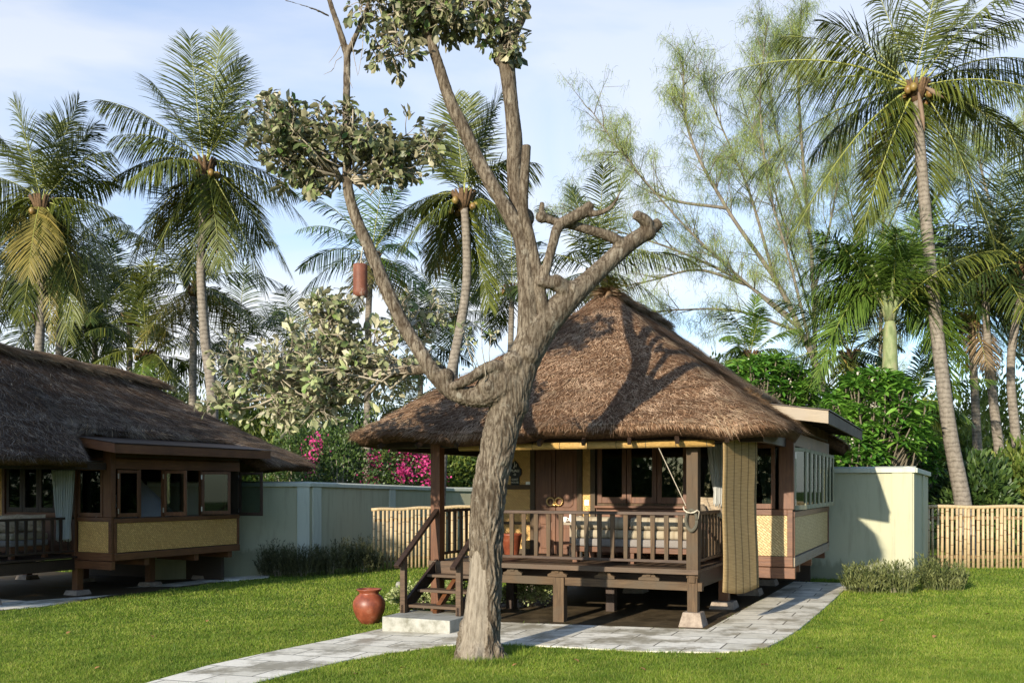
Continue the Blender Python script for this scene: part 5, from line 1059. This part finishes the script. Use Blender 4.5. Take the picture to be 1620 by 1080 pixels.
# foxtail palm with green crown shaft
F_=[(-148,-45,-.2,1.9),(-165,20,.3,2.1),(-120,110,-.3,2.2),(-150,75,.5,2.2),(85,-90,.4,1.2),(150,20,-.2,2.2),(130,90,.4,2.2),(115,130,.4,2.2),(-120,130,.6,2.2),(-60,-110,.2,.8),(10,-95,-.6,.4),(-110,30,1.4,2.0),(110,-20,1.2,1.9)]
fx=coco('foxtail_palm','bushy palm with a smooth green crown shaft above the cream garden wall',[(1407,495),(1408,560),(1409,640),(1410,700),(1410,880)],24,[.05,.14,.17,.19,.22],F_,7,2.9,mats=('frond_green','frond'),seed=51,nuts=0,LL=.80,nl=120,grav=.30,bushy=.6,wd=.036,cat='foxtail',up=(62,12)); fx['category']='palm tree'
cst=W(1408,590,24)-fx.location
m=MB(); m.tube([cst+Vector((0,0,-1.95)),cst+Vector((0,0,-1.0)),cst+Vector((0,0,.2)),cst+Vector((0,0,1.0)),cst+Vector((0,0,1.42))],[.20,.20,.185,.16,.09],18); m.build('crown_shaft',M['crownshaft'],fx,smooth=True)
for k in range(9):
    a=2*math.pi*k/9+.3; o_=Vector((math.cos(a),math.sin(a),0)); q=cst+Vector((0,0,1.30)); m=MB(); m.tube([q+o_*.06,q+o_*.16+Vector((0,0,.35)),q+o_*.42+Vector((0,0,.85)),q+o_*.8+Vector((0,0,1.25))],[.085,.06,.04,.03],7); m.build('leaf_stalk',M['crownshaft'],fx,smooth=True)

# ------------------------------------------------------------------ casuarina trees
def casuarina(label,limbs_px,Y,seed,nspray,group=None,dens=1.0,rs=1.0,lean=0):
    global rng; o_r=rng; rng=np.random.default_rng(seed); b=W(limbs_px[0][0][0],limbs_px[0][0][1],Y); b=Vector((b.x,b.y,zt(b.x))); t_=thing('casuarina_tree',label,'tree',b,0,group); parts=[];seg=[]
    for li,Lm in enumerate(limbs_px):
        dy0=rng.uniform(-2.5,2.5) if li else 0; n_=len(Lm); pts=[]
        for i,(x,y) in enumerate(Lm): p=W(x,y,Y); f=i/(n_-1); pts.append((p.x-b.x,p.z-b.z,0,dy0*f if li else 0))
        sp=spline(pts,7); N=len(sp); r0=(.15 if li==0 else .062)*rs
        P=[(q[0],q[3],q[1]) for q in sp]; parts.append((*tube_np(P,[r0*(1-.85*(k/(N-1)))+.008 for k in range(N)],7),0)); seg.append((np.array(P),r0))
    main=len(seg); twigs=[]
    for (P,r0) in seg[:main]:
        tot=np.linalg.norm(np.diff(P,axis=0),axis=1).sum(); nb=int(tot*3.6*dens)
        for k in range(nb):
            f=rng.uniform(.22,1); i=min(int(f*(len(P)-1)),len(P)-2); s0=P[i]+(P[i+1]-P[i])*rng.uniform(); ax=nrm((P[i+1]-P[i])[None])[0]
            d=nrm((ax*.9+rdir(1)[0]*.85+np.array([0,0,.28]))[None])[0]; l=rng.uniform(.9,2.8)*(1.15-f*.5); q=[s0]
            for s_ in range(5): q.append(q[-1]+d*l/5); d=nrm((d+rng.normal(0,.12,3)+np.array([0,0,.02]))[None])[0]
            parts.append((*tube_np(q,[.022,.018,.014,.010,.007,.004],4),0)); twigs.append(np.array(q))
            for kk in range(3):
                s1=q[rng.integers(1,5)]; d2=nrm((d+rdir(1)[0]*.9)[None])[0]; l2=rng.uniform(.4,1.1); q2=[s1,s1+d2*l2*.5,s1+d2*l2+rng.normal(0,.05,3)]; parts.append((*tube_np(q2,[.009,.007,.003],3),0)); twigs.append(np.array(q2))
    v,t2,mi=merge(parts); np_obj('trunk',v,t2,M['bark_far'],t_,mi)
    n=int(nspray); ti=rng.integers(0,len(twigs),n); P=np.empty((n,3))
    for k in range(n): tw=twigs[ti[k]]; f=rng.uniform(.3,1)*(len(tw)-1); i=min(int(f),len(tw)-2); P[k]=tw[i]+(tw[i+1]-tw[i])*(f-i)
    P+=rng.normal(0,.07,(n,3)); k=4
    PP=np.repeat(P,k,0)+rng.normal(0,.12,(n*k,3)); D=nrm(rdir(n*k)*.75+np.array([0,0,-.5])); v,t2=ribbons(PP,D,rng.uniform(.2,.5,n*k),np.full(n*k,.012),.6,3); np_obj('foliage',v,t2,M['needle'],t_); rng=o_r; return t_
nt=NT('bark_far'); M['bark_far']=nt.pbr(nt.ramp(nt.noise(3,4,.6,nt.vec()),[(.3,(.10,.085,.062)),(.7,(.21,.18,.135))]),.9)
casuarina('airy casuarina tree fanning out to the left behind the sunlit roof',[[(1330,860),(1310,640),(1265,520),(1225,440),(1150,330),(1090,210),(1080,90)],[(1265,520),(1180,450),(1090,370),(1000,270),(930,180)],[(1225,440),(1190,300),(1150,190),(1110,80)],[(1265,525),(1170,490),(1080,486),(1000,492)],[(1250,500),(1170,440),(1070,390),(960,350),(890,310)],[(1290,580),(1250,420),(1215,300),(1200,160),(1210,50)],[(1180,450),(1110,420),(1040,430),(960,440)],[(1150,330),(1050,300),(990,220),(960,230)]],40,61,9500,'casuarina trees behind the garden')
casuarina('slender upright casuarina tree just left of the tall right palm',[[(1292,860),(1290,600),(1285,420),(1270,250),(1262,100),(1268,20)],[(1290,520),(1250,380),(1215,250),(1180,160)],[(1287,470),(1320,340),(1340,220),(1330,120)],[(1280,360),(1240,230),(1225,120),(1230,40)]],42,62,7500,'casuarina trees behind the garden',.9,.8)
casuarina('slender casuarina tree seen behind the tall right palm crown',[[(1392,860),(1392,600),(1395,430),(1400,260),(1410,100)],[(1393,480),(1350,340),(1330,250)],[(1395,430),(1480,330),(1530,250),(1560,180)],[(1396,380),(1440,260),(1450,180)]],44,63,6500,'casuarina trees behind the garden',.9,.7)
casuarina('casuarina tree spreading behind the right edge palms',[[(1660,880),(1640,600),(1600,430),(1560,300),(1540,200)],[(1640,600),(1560,480),(1500,400),(1450,380)],[(1620,500),(1640,330),(1620,180)],[(1640,560),(1580,560),(1520,470)]],36,64,5500,'casuarina trees behind the garden',.9,.8)

nt=NT('stem_dark'); M['stem_dark']=nt.pbr((.13,.11,.075),.8)
# ------------------------------------------------------------------ frangipani, bougainvillea, jungle behind
def frangipani(label,px0,py0,px1,py1,Y,n,seed,group,mat='frangi',flowers=True,Ld=.24):
    global rng; o_r=rng; rng=np.random.default_rng(seed); cx=(px0+px1)/2; s=Y/F; b=W(cx,770,Y); b.z=zt(b.x); t_=thing('frangipani_tree',label,'tree',b,0,group); ztop=H0-(py0-HY)*s-b.z; zbot=H0-(py1-HY)*s-b.z; rx=(px1-px0)/2*s; parts=[];LP=[];LD=[];ends=[]
    for k in range(n):
        a=rdir(1,-.5,1)[0]; e=np.array([a[0]*rx,a[1]*min(rx,1.4),(ztop+zbot)/2+a[2]*(ztop-zbot)/2])*1.0; e[:2]*=rng.uniform(.6,1); ends.append(e)
        m0=np.array([e[0]*.35,e[1]*.35,zbot*.75+e[2]*.1]); m1=(m0+e)/2+rng.normal(0,.12,3); parts.append((*tube_np([tuple(m1+(m0-m1)*.5),tuple(m1),tuple(e)],[.028,.022,.015],5),1)); parts.append((*tube_np([(0,0,0),tuple(m0*.6),tuple(m1)],[.05,.04,.026],6),1)) if k%9==0 else None
        q=15; dd=np.stack([np.cos(np.arange(q)*2.4),np.sin(np.arange(q)*2.4),np.linspace(-.35,.9,q)],1)+rng.normal(0,.15,(q,3)); LP.append(np.tile(e,(q,1))); LD.append(dd)
    P=np.concatenate(LP);D=nrm(np.concatenate(LD)); n_=len(P); L=Ld*1.25*rng.uniform(.75,1.2,n_); v,t2=leaves(P,D,np.array([0,0,1.])+rng.normal(0,.25,(n_,3)),L,L*.27,.28); parts.append((v,t2,0)); v,t2,mi=merge(parts); np_obj('foliage',v,t2,[M[mat],M['stem_dark']],t_,mi)
    if flowers:
        f_=[ends[i] for i in rng.integers(0,len(ends),max(3,n//14))]; P=np.repeat(np.array(f_),8,0)+np.array([0,-.08,.1])+rng.normal(0,.05,(8*len(f_),3)); v,t2=leaves(P,rdir(len(P)),rdir(len(P)),np.full(len(P),.05),np.full(len(P),.035),.1,True); np_obj('flowers',v,t2,M['petal'],t_)
    rng=o_r; return t_
g_='frangipani trees behind the cream wall'
frangipani('broad frangipani tree with pale flowers directly above the cream garden wall',1290,590,1470,765,23.5,330,71,g_)
frangipani('lower frangipani tree between the sunlit bungalow and the cream wall top',1300,680,1400,780,22.6,120,74,g_)
frangipani('bright green frangipani tree just above the right slope of the sunlit roof',1130,566,1290,680,26,260,72,g_)
frangipani('frangipani tree behind the crown shaft palm, right of the cream wall',1400,660,1480,790,25.5,110,73,g_)
def jungle(label,px,py_top,Y,rx,ry,mat,n,seed,leafL=.2,leafW=.09,name='jungle_shrub',group='dense shrubs behind the garden',flowers=None,clumps=34):
    global rng; o_r=rng; rng=np.random.default_rng(seed); b=W(px,770,Y); b.z=zt(b.x); hh=(H0-(py_top-HY)*Y/F-b.z)/1.95; r=leafy(name,label,'shrub',b,rx,ry,hh,n,M[mat],leafL,leafW,clumps,group,flowers=flowers,simple=True); rng=o_r; return r
jungle('bougainvillea bush with magenta flowers above the sage wall beside the porch',640,672,31,1.35,.9,'bush_dark',5200,81,.11,.07,'bougainvillea','bougainvillea bushes behind the sage wall',(3600,M['magenta'],.10,17),40)
jungle('bougainvillea bush with fewer magenta flowers behind the shaded bungalow corner',540,650,30,1.5,.9,'bush_dark',6000,82,.11,.07,'bougainvillea','bougainvillea bushes behind the sage wall',(700,M['magenta'],.09,6),40)
jungle('bougainvillea bush with a few flowers above the shaded roof end',465,630,31,1.2,.9,'bush_dark',4600,83,.11,.07,'bougainvillea','bougainvillea bushes behind the sage wall',(160,M['magenta'],.085,3),36)
jl=[(705,690,36,1.6,'bush_light','sunlit light green shrub behind the left porch post',84),(420,610,38,2.4,'bush_light','tall light green shrub behind the lower leafy branch',85),(180,590,38,3.0,'bush_dark','dark shrub behind the shaded roof ridge',86),(330,600,42,2.6,'bush_light','light green shrub between the left palm trunks',87),(40,560,40,3.0,'bush_dark','dark shrub at the far left behind the shaded roof',88),
 (110,565,46,3.6,'bush_dark','tall dark shrub far behind the shaded roof peak',101),(265,585,46,3.4,'bush_light','tall light shrub far behind the left palm trunks',102),(500,600,48,3.4,'bush_light','broad light shrub far behind the lower leafy branches',103),(760,600,48,3.4,'bush_dark','broad dark shrub far behind the pruned tree',104),
 (880,610,42,2.6,'bush_dark','dark shrub behind the sunlit thatched roof',89),(1500,660,36,2.0,'bush_light','light yellow green shrub behind the tall right palm trunk',90),(1575,600,38,2.4,'bush_light','tall light shrub between the right edge palm trunks',91),(1632,720,27,1.2,'bush_light','light shrub behind the right end of the bamboo fence',92),(1545,725,26,1.0,'bush_dark','low dark shrub just behind the bamboo fence canes',93),(1450,720,30,1.2,'bush_dark','dark low shrub behind the cream wall return',94),(1340,610,33,2.0,'bush_dark','dark tall shrub behind the broad frangipani',95),(1250,600,36,2.2,'bush_dark','dark shrub behind the bright green frangipani',96),(1120,560,40,1.8,'bush_dark','dark shrub behind the right ridge of the sunlit roof',97),(780,640,36,2.0,'bush_dark','dark shrub hidden behind the pruned tree trunk',98),(560,600,44,3.2,'bush_dark','tall dark shrub far behind the bougainvillea',99)]
for (px,pyt,Y,rx,mt,lab,sd_) in jl: jungle(lab,px,pyt,Y,rx,1.2,mt,5200,sd_,.26,.10)
# wood far behind, reads as one mass
def far_wood():
    global rng; o_r=rng; rng=np.random.default_rng(123); n=60000; nc=260; cx=rng.uniform(-40,44,nc); cz=rng.uniform(.5,4.2,nc)+1.4*np.sin(cx*.35)+.0; cy=rng.uniform(52,60,nc); idx=rng.integers(0,nc,n)
    P=np.stack([cx[idx],cy[idx],cz[idx]],1)+rng.normal(0,1,(n,3))*np.array([1.1,.8,.8]); P[:,2]=np.maximum(P[:,2],.1); v,t2=leaves(P,rdir(n),rdir(n),rng.uniform(.3,.7,n),rng.uniform(.15,.3,n),.2,True); tag(np_obj('distant_wood',v,t2,M['bush_dark']),'far-off green wood behind all the palms','wood',kind='stuff'); rng=o_r
far_wood()

# ------------------------------------------------------------------ garden trees outside the frame that shade the left bungalow and stand in the window reflections
def shade_tree(label,x,y,h,rx,rz_,n,seed,z0):
    global rng; o_r=rng; rng=np.random.default_rng(seed); t_=thing('garden_tree',label,'tree',(x,y,zt(x)),0,'trees around the lawn'); cl=30
    cc=rdir(cl)*rng.uniform(.4,1,(cl,1))*np.array([rx,rx,rz_])+np.array([0,0,z0+rz_]); idx=rng.integers(0,cl,n); P=cc[idx]+rng.normal(0,1,(n,3))*rx*.17
    v,t2=leaves(P,rdir(n),rdir(n),rng.uniform(.25,.5,n),rng.uniform(.12,.22,n),.2,True); np_obj('foliage',v,t2,M['bush_dark'],t_); m=MB(); m.tube([(0,0,-.1),(.1,0,z0*.6),(0,.1,z0+rz_)],[.28,.22,.1],12); m.build('trunk',M['bark_far'],t_,smooth=True)
    for c_ in cc[:10]: m=MB(); m.tube([(0,.05,z0*.8),tuple(c_*.6+np.array([0,0,z0*.3])),tuple(c_)],[.12,.07,.03],7); m.build('limb',M['bark_far'],t_)
    rng=o_r
shade_tree('leafy tree outside the frame on the far left, shading the left bungalow roof',-19.6,5.0,11,3.0,3.0,3600,201,4.6)
shade_tree('leafy tree outside the frame on the left, shading the sage wall',-17.4,4.4,10,2.5,2.0,6500,202,5.2)
shade_tree('leafy tree outside the frame on the left, shading the left bungalow bay',-16.6,8.0,9,2.4,2.4,3300,206,3.6)
for i,(x,y,rx,hz) in enumerate(((-18,-5,3.5,1.9),(-22,-9,4,1.9),(-14,-12,4,1.9),(-33,12,4,2.2),(-31,19,4,2.2),(-25,-2,4,2.2),(-12,-18,4,2.2),(-12,-30,5,3),(2,-27,5,3.5),(14,-24,5,4),(25,-16,5,4),(22,-4,4,3.5),(-30,-8,4,3))):
    shade_tree('leafy tree outside the frame, number %s round the lawn edge'%('one','two','three','four','five','six','seven','eight','nine','ten','eleven','twelve','thirteen','fourteen')[i],x,y,8,rx,hz,4500,210+i,1.2 if i>6 else .2)

# fallen leaves on the lawn
for i,(px,py) in enumerate(((112,1003),(236,1010),(330,985),(470,1000),(505,975),(160,1060),(820,1056),(905,1048),(1010,1062),(1140,1049),(1290,1030),(1400,985),(1480,1010),(1560,975),(1335,1064),(1215,1058),(640,1062),(560,1072))):
    g=G(px,py); a=random.uniform(0,6.28); v,t2=leaves(np.zeros((1,3)),np.array([[math.cos(a),math.sin(a),.1]]),np.array([[0.1,.1,1.]]),np.array([random.uniform(.07,.12)]),np.array([.05]),.3)
    o=np_obj('fallen_leaf',v,t2,M['dry_leaf']); o.location=(g.x,g.y,g.z+.045); tag(o,'small dry fallen leaf lying on the green lawn','leaf','fallen leaves on the lawn')
